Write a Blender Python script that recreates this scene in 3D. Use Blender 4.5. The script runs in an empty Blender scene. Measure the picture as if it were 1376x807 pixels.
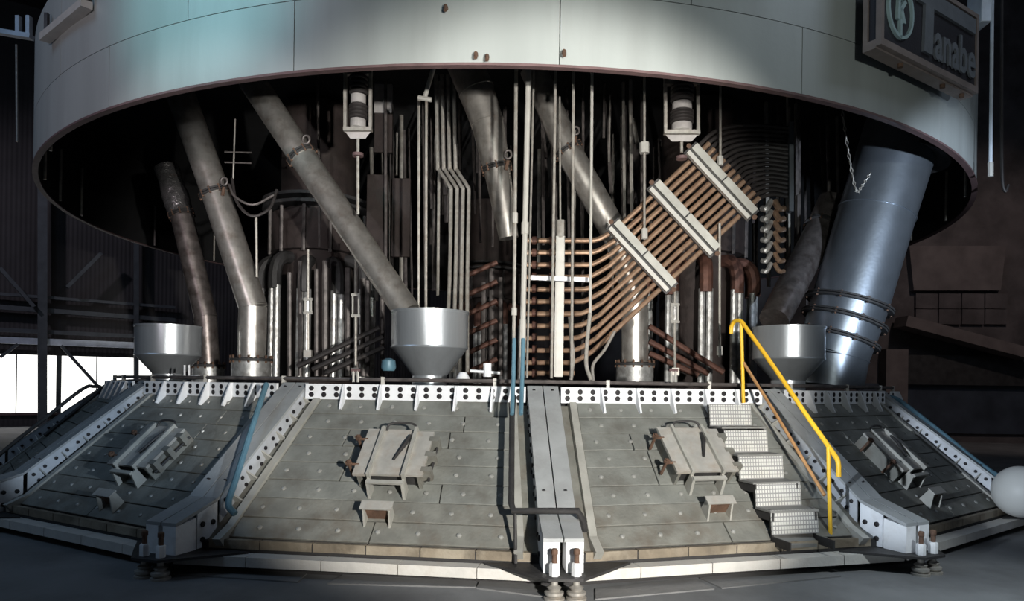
import bpy, math, random
from mathutils import Vector, Matrix
random.seed(7)
PI = math.pi
SC = bpy.context.scene
COL = SC.collection

# ------------------------------------------------------------------ camera
F, X0, Y0, RO, EYE = 955.9, 701.8, 517.3, 0.0141, 1.72
CX, CY = -0.2965, 14.9                    # furnace axis
cd = bpy.data.cameras.new('camera'); cam = bpy.data.objects.new('camera', cd); COL.objects.link(cam)
cd.sensor_width = 36; cd.lens = F / 1376 * 36
cd.shift_x = -(X0 - 688) / 1376; cd.shift_y = (Y0 - 403.5) / 1376
cd.clip_end = 200
c_, s_ = math.cos(RO), math.sin(RO)
cam.matrix_world = Matrix(((c_, -s_, 0, 0), (0, 0, -1, 0), (s_, c_, 0, EYE), (0, 0, 0, 1)))
SC.camera = cam

# ------------------------------------------------------------------ world, lights, exposure
SC.view_settings.view_transform = 'Standard'; SC.view_settings.look = 'None'
SC.view_settings.gamma = 1; SC.view_settings.exposure = 0.0; SC.view_settings.use_curve_mapping = False
W = bpy.data.worlds.new('world'); SC.world = W; W.use_nodes = True
W.node_tree.nodes['Background'].inputs[0].default_value = (0.75, 0.85, 1.0, 1)
W.node_tree.nodes['Background'].inputs[1].default_value = 0.03

def lamp(name, kind, loc, target, power, color, **kw):
    d = bpy.data.lights.new(name, kind); o = bpy.data.objects.new(name, d); COL.objects.link(o)
    d.energy = power; d.color = color
    for k, v in kw.items(): setattr(d, k, v)
    o.location = loc
    o.rotation_euler = (Vector(target) - Vector(loc)).to_track_quat('-Z', 'Y').to_euler()
    return o
lamp('flood_key', 'SPOT', (2.5, -1.2, 2.2), (0.2, 7.4, 2.3), 4500, (1.0, 0.97, 0.91), spot_size=math.radians(45), spot_blend=0.38, shadow_soft_size=0.09)
lamp('flood_hood', 'SPOT', (2.2, -2.5, 3.6), (1.3, 6.8, 5.9), 900, (0.93, 1.0, 0.95), spot_size=math.radians(68), spot_blend=0.9, shadow_soft_size=0.15)
lamp('flood_duct', 'SPOT', (5.6, -1.0, 1.7), (5.2, 10.2, 3.8), 5600, (0.72, 0.84, 1.0), spot_size=math.radians(21), spot_blend=0.6, shadow_soft_size=0.12)
lamp('mercury_lamp', 'SPOT', (-4.4, -1.0, 4.6), (-3.35, 7.3, 5.75), 1900, (0.20, 0.88, 0.92), spot_size=math.radians(20), spot_blend=1.0, shadow_soft_size=0.3)
lamp('flood_left', 'SPOT', (-5.0, -2.0, 4.0), (-4.6, 8.2, 6.3), 1300, (1.0, 0.88, 0.95), spot_size=math.radians(46), spot_blend=1.0, shadow_soft_size=0.3)  # extra fill added to lift the hood's left side
lamp('cross_light_left', 'SPOT', (6.0, -2.0, 2.6), (-6.0, 9.4, 1.0), 3600, (0.66, 0.82, 1.0), spot_size=math.radians(8), spot_blend=0.7, shadow_soft_size=0.1)
lamp('cross_light_right', 'SPOT', (-6.0, -2.0, 2.6), (6.1, 9.2, 0.8), 5500, (0.78, 0.88, 1.0), spot_size=math.radians(10), spot_blend=0.7, shadow_soft_size=0.1)
lamp('flood_inner_left', 'SPOT', (-3.6, -1.0, 1.9), (-3.0, 10, 4.0), 1500, (0.95, 0.97, 1.0), spot_size=math.radians(25), spot_blend=0.5, shadow_soft_size=0.1)
lamp('flood_inner_centre', 'SPOT', (-1.4, -1.6, 1.9), (0.7, 10, 4.1), 1500, (1.0, 0.97, 0.92), spot_size=math.radians(25), spot_blend=0.5, shadow_soft_size=0.1)
lamp('floor_fill', 'SPOT', (5.0, 1.0, 8.5), (3.9, 5.2, 0), 2600, (0.85, 0.95, 1.0), spot_size=math.radians(30), spot_blend=1.0, shadow_soft_size=0.2)  # added fill that brightens the floor at right, no real fixture
lamp('left_fill_area', 'AREA', (-12, 3, 13), (-3.5, 9.5, 1.0), 260, (0.45, 0.68, 1.0), size=5)  # added bluish fill for the left segments, no roof opening here
lamp('right_fill_area', 'AREA', (12, 4, 13), (5.5, 10, 1.5), 160, (0.68, 0.80, 1.0), size=5)  # added fill for the right side, no roof opening here
lamp('right_wall_fill', 'SPOT', (13, 13, 12), (15.5, 24, 3.5), 1000, (1.0, 0.82, 0.75), spot_size=math.radians(60), spot_blend=0.8, shadow_soft_size=0.3)  # added warm fill to bring up the right wall
lamp('left_wall_fill', 'SPOT', (-18, 14, 12), (-14, 28, 3), 1200, (0.9, 0.85, 1.0), spot_size=math.radians(70), spot_blend=0.8, shadow_soft_size=0.3)  # added fill to bring up the left wall

# ------------------------------------------------------------------ projection helpers (photo pixel + true distance -> place)
def ray(px, py):
    dx, dy = px - X0, py - Y0
    return Vector(((dx * c_ + dy * s_) / F, 1.0, -(-dx * s_ + dy * c_) / F))
EYEP = Vector((0, 0, EYE))
def P(px, py, Y):
    p = EYEP + ray(px, py) * Y
    if p.z > 6.505 and math.hypot(p.x - CX, p.y - CY) < 8.1: p.z = 6.505       # things under the hood end below its added lid
    return p
def hoodhit(px, py):
    d = ray(px, py); a, b = 3.0, 14.0
    for _ in range(40):
        m = (a + b) / 2; p = EYEP + d * m
        if math.hypot(p.x - CX, p.y - CY) > 8.235: a = m
        else: b = m
    return EYEP + d * a
def hit(px, py, o, n):
    d = ray(px, py); t = (Vector(o) - EYEP).dot(n) / d.dot(n)
    return EYEP + d * t
def pix(w, Y): return w * Y / F

# ------------------------------------------------------------------ materials
MATS = {}
def mat(name, col, rough=0.5, metal=0.0, var=0.12, scale=6.0, bump=0.15, bscale=40.0, dirt=None, damt=0.4, dscale=3.0,
        emit=None, estr=1.0, grid=None, streak=False, wave=None):
    if name in MATS: return MATS[name]
    m = bpy.data.materials.new(name); m.use_nodes = True
    nt = m.node_tree; N = nt.nodes; L = nt.links
    b = N['Principled BSDF']; b.inputs['Roughness'].default_value = rough; b.inputs['Metallic'].default_value = metal
    tc = N.new('ShaderNodeTexCoord')
    mp = N.new('ShaderNodeMapping'); L.new(tc.outputs['Object'], mp.inputs[0])
    if streak: mp.inputs['Scale'].default_value = (1, 1, 0.12)
    nz = N.new('ShaderNodeTexNoise'); nz.inputs['Scale'].default_value = scale; nz.inputs['Detail'].default_value = 6
    L.new(mp.outputs[0], nz.inputs['Vector'])
    rp = N.new('ShaderNodeValToRGB')
    rp.color_ramp.elements[0].position = 0.3; rp.color_ramp.elements[1].position = 0.7
    a = [max(0, c * (1 - var)) for c in col]; z = [min(1, c * (1 + var)) for c in col]
    rp.color_ramp.elements[0].color = (*a, 1); rp.color_ramp.elements[1].color = (*z, 1)
    L.new(nz.outputs['Fac'], rp.inputs[0])
    out = rp.outputs[0]
    if dirt:
        n2 = N.new('ShaderNodeTexNoise'); n2.inputs['Scale'].default_value = dscale; n2.inputs['Detail'].default_value = 8
        n2.inputs['Roughness'].default_value = 0.65
        L.new(mp.outputs[0], n2.inputs['Vector'])
        r2 = N.new('ShaderNodeValToRGB'); r2.color_ramp.elements[0].position = 0.48; r2.color_ramp.elements[1].position = 0.72
        r2.color_ramp.elements[1].color = (damt, damt, damt, 1)
        L.new(n2.outputs['Fac'], r2.inputs[0])
        mx = N.new('ShaderNodeMix'); mx.data_type = 'RGBA'
        L.new(r2.outputs[0], mx.inputs['Factor']); L.new(out, mx.inputs['A']); mx.inputs['B'].default_value = (*dirt, 1)
        out = mx.outputs['Result']
    if grid:                               # pressed grid of an anti-slip tread
        br = N.new('ShaderNodeTexBrick'); br.inputs['Scale'].default_value = grid
        br.offset = 0; br.inputs['Mortar Size'].default_value = 0.012; br.inputs['Brick Width'].default_value = 0.08; br.inputs['Row Height'].default_value = 0.08
        br.inputs['Color1'].default_value = (1, 1, 1, 1); br.inputs['Color2'].default_value = (1, 1, 1, 1); br.inputs['Mortar'].default_value = (0.45, 0.45, 0.47, 1)
        L.new(tc.outputs['Object'], br.inputs['Vector'])
        mx = N.new('ShaderNodeMix'); mx.data_type = 'RGBA'; mx.blend_type = 'MULTIPLY'; mx.inputs['Factor'].default_value = 1
        L.new(out, mx.inputs['A']); L.new(br.outputs['Color'], mx.inputs['B']); out = mx.outputs['Result']
    L.new(out, b.inputs['Base Color'])
    if bump:
        n3 = N.new('ShaderNodeTexNoise'); n3.inputs['Scale'].default_value = bscale; n3.inputs['Detail'].default_value = 4
        L.new(tc.outputs['Object'], n3.inputs['Vector'])
        bp = N.new('ShaderNodeBump'); bp.inputs['Strength'].default_value = bump; bp.inputs['Distance'].default_value = 0.02
        h = n3.outputs['Fac']
        if wave:
            wv = N.new('ShaderNodeTexWave'); wv.inputs['Scale'].default_value = wave; wv.bands_direction = 'X'
            L.new(tc.outputs['Object'], wv.inputs['Vector']); h = wv.outputs['Fac']
        L.new(h, bp.inputs['Height']); L.new(bp.outputs[0], b.inputs['Normal'])
    if emit:
        b.inputs['Emission Color'].default_value = (*emit, 1); b.inputs['Emission Strength'].default_value = estr
    MATS[name] = m
    return m
hood_m = mat('hood_paint', (0.44, 0.47, 0.455), 0.45, 0.3, 0.10, 1.6, 0.06, 18, (0.30, 0.29, 0.28), 0.35, 1.2, streak=True)
inner_black_m = mat('inner_black', (0.012, 0.012, 0.013), 0.9, 0, 0.3, 3, 0.1)  # near-black: the hood's inner shade put into colour; the deck shares it
rim_m = mat('rim_brown', (0.16, 0.10, 0.10), 0.6, 0.2, 0.2, 5)
plate_m = mat('roof_plate_grey', (0.225, 0.232, 0.212), 0.6, 0.15, 0.2, 3.5, 0.25, 30, (0.115, 0.105, 0.088), 0.75, 2.4)
plate2_m = mat('roof_plate_dusty', (0.205, 0.205, 0.182), 0.64, 0.15, 0.22, 4.2, 0.25, 30, (0.125, 0.095, 0.068), 0.75, 2.8)
stud_m = mat('stud_grey', (0.33, 0.33, 0.31), 0.5, 0.3)
dark_m = mat('dark_steel', (0.05, 0.048, 0.048), 0.6, 0.4, 0.3, 5, 0.2)
gap_m = mat('joint_shadow_steel', (0.035, 0.033, 0.033), 0.8, 0.2)
white_m = mat('white_paint', (0.80, 0.82, 0.85), 0.5, 0.0, 0.06, 5, 0.1, 40, (0.5, 0.47, 0.44), 0.35, 4)
bar_m = mat('edge_bar_cream', (0.40, 0.395, 0.36), 0.55, 0.15, 0.14, 5, 0.15, 40, (0.25, 0.22, 0.18), 0.4, 4)
web_m = mat('web_pale', (0.50, 0.525, 0.56), 0.5, 0.15, 0.12, 5, 0.1, 40, (0.30, 0.28, 0.27), 0.4, 4)
beam_m = mat('beam_grey', (0.36, 0.375, 0.38), 0.5, 0.1, 0.12, 4, 0.15, 40, (0.18, 0.17, 0.16), 0.4, 3)
block_m = mat('foot_block_white', (0.84, 0.85, 0.86), 0.5, 0.0, 0.05, 6, 0.1, 30, (0.5, 0.45, 0.4), 0.3, 8)
rust_m = mat('rust', (0.13, 0.075, 0.05), 0.8, 0.2, 0.3, 12, 0.3)
hole_m = mat('hole_dark', (0.012, 0.01, 0.012), 0.6, 0.1, 0.1)
cream_m = mat('base_ring_cream', (0.62, 0.60, 0.56), 0.6, 0.0, 0.12, 4, 0.2, 30, (0.34, 0.29, 0.24), 0.5, 4)
toe_m = mat('toe_brown', (0.20, 0.165, 0.12), 0.7, 0.1, 0.3, 5, 0.25, 30, (0.48, 0.43, 0.34), 0.6, 2)
galv_m = mat('galvanised', (0.62, 0.66, 0.70), 0.33, 0.75, 0.10, 6, 0.05, 30, streak=True)
duct_m = mat('duct_steel', (0.36, 0.40, 0.45), 0.33, 0.85, 0.10, 4, 0.05, 20)
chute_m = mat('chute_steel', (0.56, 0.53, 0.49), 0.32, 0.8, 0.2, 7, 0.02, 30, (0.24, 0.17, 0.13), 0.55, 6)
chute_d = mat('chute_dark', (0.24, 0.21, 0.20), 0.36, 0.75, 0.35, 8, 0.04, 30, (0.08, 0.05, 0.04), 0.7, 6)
copper_m = mat('bus_copper', (0.42, 0.28, 0.19), 0.36, 0.6, 0.15, 10, 0.08, 30, (0.24, 0.13, 0.09), 0.6, 9)
copper_d = mat('copper_dull', (0.125, 0.058, 0.042), 0.6, 0.4, 0.3, 8, 0.2, 30, (0.07, 0.04, 0.035), 0.6, 5)
clamp_m = mat('clamp_cream', (0.47, 0.455, 0.42), 0.5, 0.1, 0.08, 8, 0.1)
rod_m = mat('rod_pale', (0.40, 0.38, 0.345), 0.45, 0.4, 0.2, 14, 0.1, 30, (0.28, 0.22, 0.17), 0.6, 10)
rod_d = mat('rod_dark', (0.12, 0.105, 0.10), 0.5, 0.4, 0.4, 10, 0.1)
silver_m = mat('silver_sheath', (0.50, 0.50, 0.49), 0.4, 0.6, 0.3, 12, 0.2, 30, (0.12, 0.09, 0.07), 0.7, 7)
cable_m = mat('cable_dark', (0.035, 0.03, 0.029), 0.55, 0.2, 0.25, 9, 0.1)
brown_m = mat('shell_brown', (0.032, 0.022, 0.02), 0.75, 0.2, 0.3, 5, 0.2, 30, (0.05, 0.04, 0.035), 0.6, 3)
blue_m = mat('blue_pipe', (0.10, 0.20, 0.26), 0.45, 0.1, 0.15, 8, 0.08)
yellow_m = mat('yellow_paint', (0.85, 0.50, 0.03), 0.45, 0.0, 0.08, 8, 0.05)
orange_m = mat('orange_rail', (0.45, 0.24, 0.10), 0.6, 0.1, 0.2, 8, 0.1)
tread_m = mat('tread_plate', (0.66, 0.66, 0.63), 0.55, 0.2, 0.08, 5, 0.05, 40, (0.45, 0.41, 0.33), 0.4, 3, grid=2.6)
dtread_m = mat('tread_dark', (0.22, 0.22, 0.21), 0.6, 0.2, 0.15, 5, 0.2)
foil_m = mat('crumpled_foil', (0.62, 0.60, 0.60), 0.25, 0.9, 0.2, 9, 1.0, 16)
signf_m = mat('sign_frame', (0.26, 0.215, 0.20), 0.55, 0.2, 0.15)
signp_m = mat('sign_panel', (0.022, 0.02, 0.026), 0.5, 0)
signl_m = mat('sign_letter', (0.17, 0.185, 0.21), 0.5, 0.1)
signe_m = mat('sign_emblem', (0.45, 0.60, 0.62), 0.4, 0.2)
floor_m = mat('floor_concrete', (0.185, 0.19, 0.195), 0.75, 0.0, 0.2, 0.8, 0.25, 12, (0.07, 0.068, 0.07), 0.6, 0.7)
fplate_m = mat('floor_plate', (0.21, 0.21, 0.21), 0.65, 0.2, 0.15, 2, 0.2, 20, (0.08, 0.078, 0.076), 0.5, 2)
wall_m = mat('wall_dark', (0.055, 0.05, 0.052), 0.85, 0, 0.25, 0.7, 0.6, 5, wave=2.2)
conc_m = mat('wall_concrete', (0.11, 0.095, 0.095), 0.9, 0, 0.35, 1.2, 0.3, 8, (0.03, 0.026, 0.026), 0.6, 0.9)
conc2_m = mat('concrete_panel', (0.16, 0.135, 0.13), 0.9, 0, 0.2, 2, 0.3, 10)
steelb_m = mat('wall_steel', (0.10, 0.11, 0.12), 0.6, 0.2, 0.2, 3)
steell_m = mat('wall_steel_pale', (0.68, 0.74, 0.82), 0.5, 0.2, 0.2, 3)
day_m = mat('daylight_pane', (0.9, 0.92, 0.9), 0.5, 0, 0.02, 1, 0, emit=(1.0, 0.99, 0.94), estr=1.6)
insul_m = mat('insulator_white', (0.42, 0.395, 0.38), 0.35, 0.1, 0.15, 8, 0.05)
ball_m = mat('ball_grey', (0.66, 0.66, 0.63), 0.5, 0.0, 0.03, 2, 0)
blued_m = mat('panel_blue_dark', (0.05, 0.06, 0.08), 0.5, 0.1, 0.3, 1.5)

# ------------------------------------------------------------------ mesh helpers
MW = {}                                        # world matrix of each root
class MB:
    def __init__(s): s.v = []; s.f = []
    def add(s, vs, fs):
        n = len(s.v); s.v += [Vector(a) for a in vs]; s.f += [[i + n for i in q] for q in fs]; return s
    def hexa(s, p):                            # 8 points: bottom ring 0-3, top ring 4-7
        return s.add(p, [(3, 2, 1, 0), (4, 5, 6, 7), (0, 1, 5, 4), (1, 2, 6, 5), (2, 3, 7, 6), (3, 0, 4, 7)])
    def box(s, x0, x1, y0, y1, z0, z1):
        return s.hexa([(x0, y0, z0), (x1, y0, z0), (x1, y1, z0), (x0, y1, z0), (x0, y0, z1), (x1, y0, z1), (x1, y1, z1), (x0, y1, z1)])
    def prism(s, a, b):                        # two matching polygon rings
        n = len(a)
        fs = [list(range(n))[::-1], list(range(n, 2 * n))] + [(i, (i + 1) % n, n + (i + 1) % n, n + i) for i in range(n)]
        return s.add(list(a) + list(b), fs)
    def tube(s, pts, r, n=10, caps=True):
        pts = [Vector(p) for p in pts]; m = len(pts)
        rs = r if isinstance(r, (list, tuple)) else [r] * m
        d0 = (pts[1] - pts[0]).normalized()
        ref = Vector((0, 0, 1)) if abs(d0.z) < 0.9 else Vector((1, 0, 0))
        a = d0.cross(ref).normalized(); vs = []
        for i, p in enumerate(pts):
            if i == 0: t = pts[1] - p
            elif i == m - 1: t = p - pts[i - 1]
            else: t = (pts[i + 1] - p).normalized() + (p - pts[i - 1]).normalized()
            t.normalize(); a = (a - t * a.dot(t)).normalized(); b = t.cross(a)
            k = 1.0
            if 0 < i < m - 1:
                cs = t.dot((p - pts[i - 1]).normalized()); k = 1 / max(cs, 0.6) ** 0.5
            for j in range(n):
                q = 2 * PI * j / n
                vs.append(p + (a * math.cos(q) + b * math.sin(q)) * rs[i] * k)
        fs = [(i * n + j, i * n + (j + 1) % n, (i + 1) * n + (j + 1) % n, (i + 1) * n + j) for i in range(m - 1) for j in range(n)]
        if caps: fs += [list(range(n))[::-1], list(range((m - 1) * n, m * n))]
        return s.add(vs, fs)
    def lathe(s, prof, n=24, c=(0, 0, 0), axis=None):
        c = Vector(c); vs = []
        if axis is None: a, b, w = Vector((1, 0, 0)), Vector((0, 1, 0)), Vector((0, 0, 1))
        else:
            w = Vector(axis).normalized(); ref = Vector((0, 0, 1)) if abs(w.z) < 0.9 else Vector((1, 0, 0))
            a = ref.cross(w).normalized(); b = w.cross(a)
        for r, z in prof:
            for j in range(n):
                q = 2 * PI * j / n
                vs.append(c + a * (r * math.cos(q)) + b * (r * math.sin(q)) + w * z)
        m = len(prof)
        fs = [(i * n + j, i * n + (j + 1) % n, (i + 1) * n + (j + 1) % n, (i + 1) * n + j) for i in range(m - 1) for j in range(n)]
        fs += [list(range(n))[::-1], list(range((m - 1) * n, m * n))]
        return s.add(vs, fs)
    def bar(s, p0, p1, w, t, up=(0, 0, 1)):    # rectangular bar between two points, w across, t along up
        p0, p1 = Vector(p0), Vector(p1); d = (p1 - p0).normalized(); up = Vector(up)
        a = d.cross(up).normalized() * (w / 2); b = a.cross(d).normalized() * (t / 2)
        return s.hexa([p0 - a - b, p0 + a - b, p1 + a - b, p1 - a - b, p0 - a + b, p0 + a + b, p1 + a + b, p1 - a + b])
    def data(s, name, m, smooth=True, ang=35):
        me = bpy.data.meshes.new(name); me.from_pydata([tuple(a) for a in s.v], [], s.f); me.materials.append(m)
        me.validate(); me.update()
        import bmesh
        bm = bmesh.new(); bm.from_mesh(me); bmesh.ops.recalc_face_normals(bm, faces=bm.faces); bm.to_mesh(me); bm.free()
        if smooth:
            me.polygons.foreach_set('use_smooth', [True] * len(me.polygons)); me.set_sharp_from_angle(angle=math.radians(ang))
        return me
    def build(s, name, m, parent=None, world=False, bevel=0, **k):
        if world and parent is not None:
            inv = MW[parent.name].inverted(); s.v = [inv @ a for a in s.v]
        o = bpy.data.objects.new(name, s.data(name, m, **k)); COL.objects.link(o)
        if parent is not None: o.parent = parent
        if bevel:
            b = o.modifiers.new('bevel', 'BEVEL'); b.width = bevel; b.segments = 2; b.limit_method = 'ANGLE'
        return o
def inst(name, me, parent, M=None):
    o = bpy.data.objects.new(name, me); COL.objects.link(o); o.parent = parent
    if M is not None: o.matrix_basis = M
    return o
def tag(o, label=None, cat=None, group=None, kind=None):
    if label: o['label'] = label
    if cat: o['category'] = cat
    if group: o['group'] = group
    if kind: o['kind'] = kind
    return o
def thing(name, label, cat, M=None, group=None, kind=None):
    o = bpy.data.objects.new(name, None); COL.objects.link(o); o.empty_display_size = 0.1
    if M is None: M = Matrix.Identity(4)
    elif not isinstance(M, Matrix): M = Matrix.Translation(Vector(M))
    o.matrix_basis = M; MW[o.name] = M
    return tag(o, label, cat, group, kind)
def solo(mb, name, m, label, cat, group=None, base=None, bevel=0):     # a thing that is one mesh, origin at its base
    if base is None:
        zs = min(v.z for v in mb.v); base = Vector((sum(v.x for v in mb.v) / len(mb.v), sum(v.y for v in mb.v) / len(mb.v), zs))
    base = Vector(base); mb.v = [v - base for v in mb.v]
    o = mb.build(name, m, bevel=bevel); o.location = base
    return tag(o, label, cat, group)
def pt(R, a, z): return Vector((CX + R * math.sin(a), CY - R * math.cos(a), z))
def basis(x, y, z, o): return Matrix(((x.x, y.x, z.x, o.x), (x.y, y.y, z.y, o.y), (x.z, y.z, z.z, o.z), (0, 0, 0, 1)))
def smoothpath(pts, n=5):                     # Catmull-Rom
    pts = [Vector(p) for p in pts]; q = [pts[0] * 2 - pts[1]] + pts + [pts[-1] * 2 - pts[-2]]; out = []
    for i in range(1, len(q) - 2):
        for j in range(n):
            t = j / n; a, b, c, d = q[i - 1], q[i], q[i + 1], q[i + 2]
            out.append(0.5 * ((2 * b) + (c - a) * t + (2 * a - 5 * b + 4 * c - d) * t * t + (3 * b - a - 3 * c + d) * t ** 3))
    return out + [pts[-1]]

# ================================================================== STRUCTURE
def struct(mb, name, m, **k):
    return tag(mb.build(name, m, **k), kind='structure')
fl = struct(MB().box(-45, 35, -12, 45, -0.3, 0), 'floor', floor_m)
# chequered cover plates lying in the floor before the furnace
for (a, b, c, d) in [((470, 768), (640, 774), (640, 790), (440, 785)), ((648, 775), (740, 790), (735, 803), (640, 791)),
                     ((800, 792), (930, 778), (960, 792), (800, 806)), ((940, 777), (1090, 762), (1130, 775), (970, 791)), ((250, 752), (420, 764), (400, 783), (200, 770))]:
    q = [hit(p[0], p[1], (0, 0, 0), Vector((0, 0, 1))) for p in (d, c, b, a)]
    MB().prism([v + Vector((0, 0, -0.01)) for v in q], [v + Vector((0, 0, 0.012)) for v in q]).build('floor_plate', fplate_m, fl)
struct(MB().box(-45, 35, -12, 45, 15, 15.3), 'ceiling', wall_m)
# left wall, runs away to the right
WD = Vector((0.812, 0.583, 0)); WN = Vector((0.583, -0.812, 0)); WO = Vector((-18.35, 25, 0))
Mw = basis(WD, -WN, Vector((0, 0, 1)), WO)
def onwall(px, py, off=0.0):                   # local (t, z) on the left wall
    p = Mw.inverted() @ hit(px, py, WO + WN * off, WN); return p.x, p.z
z_sill = onwall(60, 554)[1]; z_head = onwall(60, 477)[1]
tl, tr = onwall(-140, 500)[0], onwall(205, 500)[0]
wl = thing('wall_left', None, None, Mw, kind='structure')
MB().box(-34, 26, 0, 0.3, 0, z_sill).build('lower_wall', wall_m, wl)
MB().box(-34, 26, 0, 0.3, z_head, 15).build('upper_wall', wall_m, wl)
MB().box(tr, 26, 0, 0.3, z_sill, z_head).build('wall_infill', wall_m, wl)
MB().box(-34, tl, 0, 0.3, z_sill, z_head).build('wall_infill', wall_m, wl)
wn = thing('window_1', None, None, Mw, kind='structure')
xs = [tl] + [onwall(x, 510)[0] for x in (-60, 22, 57, 79, 130, 183)] + [tr]
for a, b in zip(xs[:-1], xs[1:]):
    MB().box(a + .02, b - .02, .12, .16, z_sill, z_head).build('pane', day_m, wn)
for x, w in zip(xs[1:-1], (.08, .03, .26, .16, .02, .15)):
    MB().box(x - w / 2, x + w / 2, -.06, .2, z_sill, z_head).build('mullion', steelb_m, wn)
MB().box(tl, tr, -.1, .2, z_sill - .08, z_sill).build('window_sill', rim_m, wn)
struct(MB().box(-4.2, 9, 32, 32.3, 0, 15), 'wall_back', wall_m)
wr = struct(MB().box(6.5, 35, 24, 24.3, 0, 15), 'wall_right', conc_m)
struct(MB().box(6.5, 6.8, 24.3, 32, 0, 15), 'wall_return', conc_m)
# relief of the right wall
def rw(x0, y0, x1, y1, name, m, th=.15, Y=24):
    a = P(x0, y1, Y); b = P(x1, y0, Y); MB().box(a.x, b.x, Y - th, Y - .0, a.z, b.z).build(name, m, wr)
q = [(1222, 330), (1352, 330), (1345, 390), (1228, 390)]
MB().prism([P(x, y, 23.75) for x, y in q], [P(x, y, 23.75) + Vector((0, .25, 0)) for x, y in q]).build('concrete_panel', conc2_m, wr)
for r in range(2):
    for c in range(4):
        rw(1228 + c * 31, 395 + r * 21, 1257.5 + c * 31, 414.6 + r * 21, 'concrete_block', conc_m, .12)
MB().bar(P(1210, 432, 23.4), P(1376, 476, 23.4), .8, .35).build('sloped_beam', conc2_m, wr)
rw(1180, 470, 1210, 545, 'pier', conc2_m, .5); rw(1208, 480, 1420, 516, 'lintel', dark_m, .3)
rw(1150, 518, 1420, 580, 'lower_panel', blued_m, .1)

# left wall steelwork
def wbar(name, label, a, b, w, m, off=.35, t=.2):
    A = hit(a[0], a[1], WO + WN * off, WN); B = hit(b[0], b[1], WO + WN * off, WN)
    return solo(MB().bar(A, B, t, w, up=WN.cross((B - A).normalized())), name, m, label, 'beam')
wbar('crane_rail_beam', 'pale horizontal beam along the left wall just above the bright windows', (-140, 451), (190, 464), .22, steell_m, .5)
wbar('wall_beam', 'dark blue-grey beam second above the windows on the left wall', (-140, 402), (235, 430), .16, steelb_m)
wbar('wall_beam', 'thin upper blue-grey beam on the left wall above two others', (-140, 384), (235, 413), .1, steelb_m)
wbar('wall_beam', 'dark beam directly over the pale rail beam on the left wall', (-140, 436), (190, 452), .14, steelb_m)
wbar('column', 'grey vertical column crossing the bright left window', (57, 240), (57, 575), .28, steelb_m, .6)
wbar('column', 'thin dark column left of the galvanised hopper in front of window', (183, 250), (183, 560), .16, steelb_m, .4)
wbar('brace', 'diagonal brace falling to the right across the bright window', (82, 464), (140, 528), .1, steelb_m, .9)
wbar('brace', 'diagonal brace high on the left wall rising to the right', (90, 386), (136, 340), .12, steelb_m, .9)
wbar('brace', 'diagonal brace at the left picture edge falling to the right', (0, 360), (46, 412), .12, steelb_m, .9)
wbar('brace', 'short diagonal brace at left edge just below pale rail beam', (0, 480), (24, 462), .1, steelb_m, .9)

# ================================================================== FUME HOOD
RH, ZH, ZS, ZT = 8.235, 4.73, 5.42, 6.55
hood = thing('fume_hood', 'huge round grey steel fume hood skirt hanging over the furnace', 'hood', (CX, CY, ZH))
def curved(R0, R1, a0, a1, z0, z1, n=8):
    vs = []; fs = []
    for i in range(n + 1):
        a = a0 + (a1 - a0) * i / n
        for R, z in ((R0, z0), (R1, z0), (R1, z1), (R0, z1)): vs.append((R * math.sin(a), -R * math.cos(a), z - ZH))
    for i in range(n):
        for j in range(4): fs.append((i * 4 + j, i * 4 + (j + 1) % 4, (i + 1) * 4 + (j + 1) % 4, (i + 1) * 4 + j))
    fs += [(0, 1, 2, 3), (n * 4 + 3, n * 4 + 2, n * 4 + 1, n * 4)]
    return MB().add(vs, fs)
st = math.radians(18); g = 0.0006
lo = curved(RH - .03, RH, -st / 2 + g, st / 2 - g, ZH, ZS - .004).data('hood_plate', hood_m)
up = curved(RH - .03, RH, -st / 2 + g, st / 2 - g, ZS + .004, ZT).data('hood_plate_upper', hood_m)
for i in range(20):
    inst('hood_plate', lo, hood, Matrix.Rotation(math.radians(-4.8 + 18 * i), 4, 'Z'))
    inst('hood_plate', up, hood, Matrix.Rotation(math.radians(4.2 + 18 * i), 4, 'Z'))
curved(RH - .06, RH - .035, 0, 2 * PI, ZH, ZT, 120).build('shade_liner', inner_black_m, hood)  # dark skin added so the hood's inside stays black under the floods
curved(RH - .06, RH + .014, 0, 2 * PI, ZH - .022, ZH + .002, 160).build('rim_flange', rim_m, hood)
MB().lathe([(RH - .04, ZT - ZH - .05), (RH - .04, ZT - ZH)], 96).build('hood_light_lid', inner_black_m, hood)  # unseen lid added to block light from above
for a in (-78, -70, -60, -48, -98, -112, 74, 62, 98, 112, 86):        # inner stiffeners
    a = math.radians(a)
    MB().tube([(.985 * RH * math.sin(a), -.985 * RH * math.cos(a), 0.02), (.985 * RH * math.sin(a), -.985 * RH * math.cos(a), .9)], .022, 8).build('stiffener', rod_m, hood)
for px, py in ((640, 75), (655, 78), (600, 12), (757, 72)):           # lifting lugs and clips on the skirt
    p = hoodhit(px, py) - Vector((CX, CY, ZH)); n_ = Vector((p.x, p.y, 0)).normalized()
    MB().tube([p, p + n_ * .05, p + n_ * .07 + Vector((0, 0, -.05))], .018, 8).build('clip', rust_m, hood)

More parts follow.
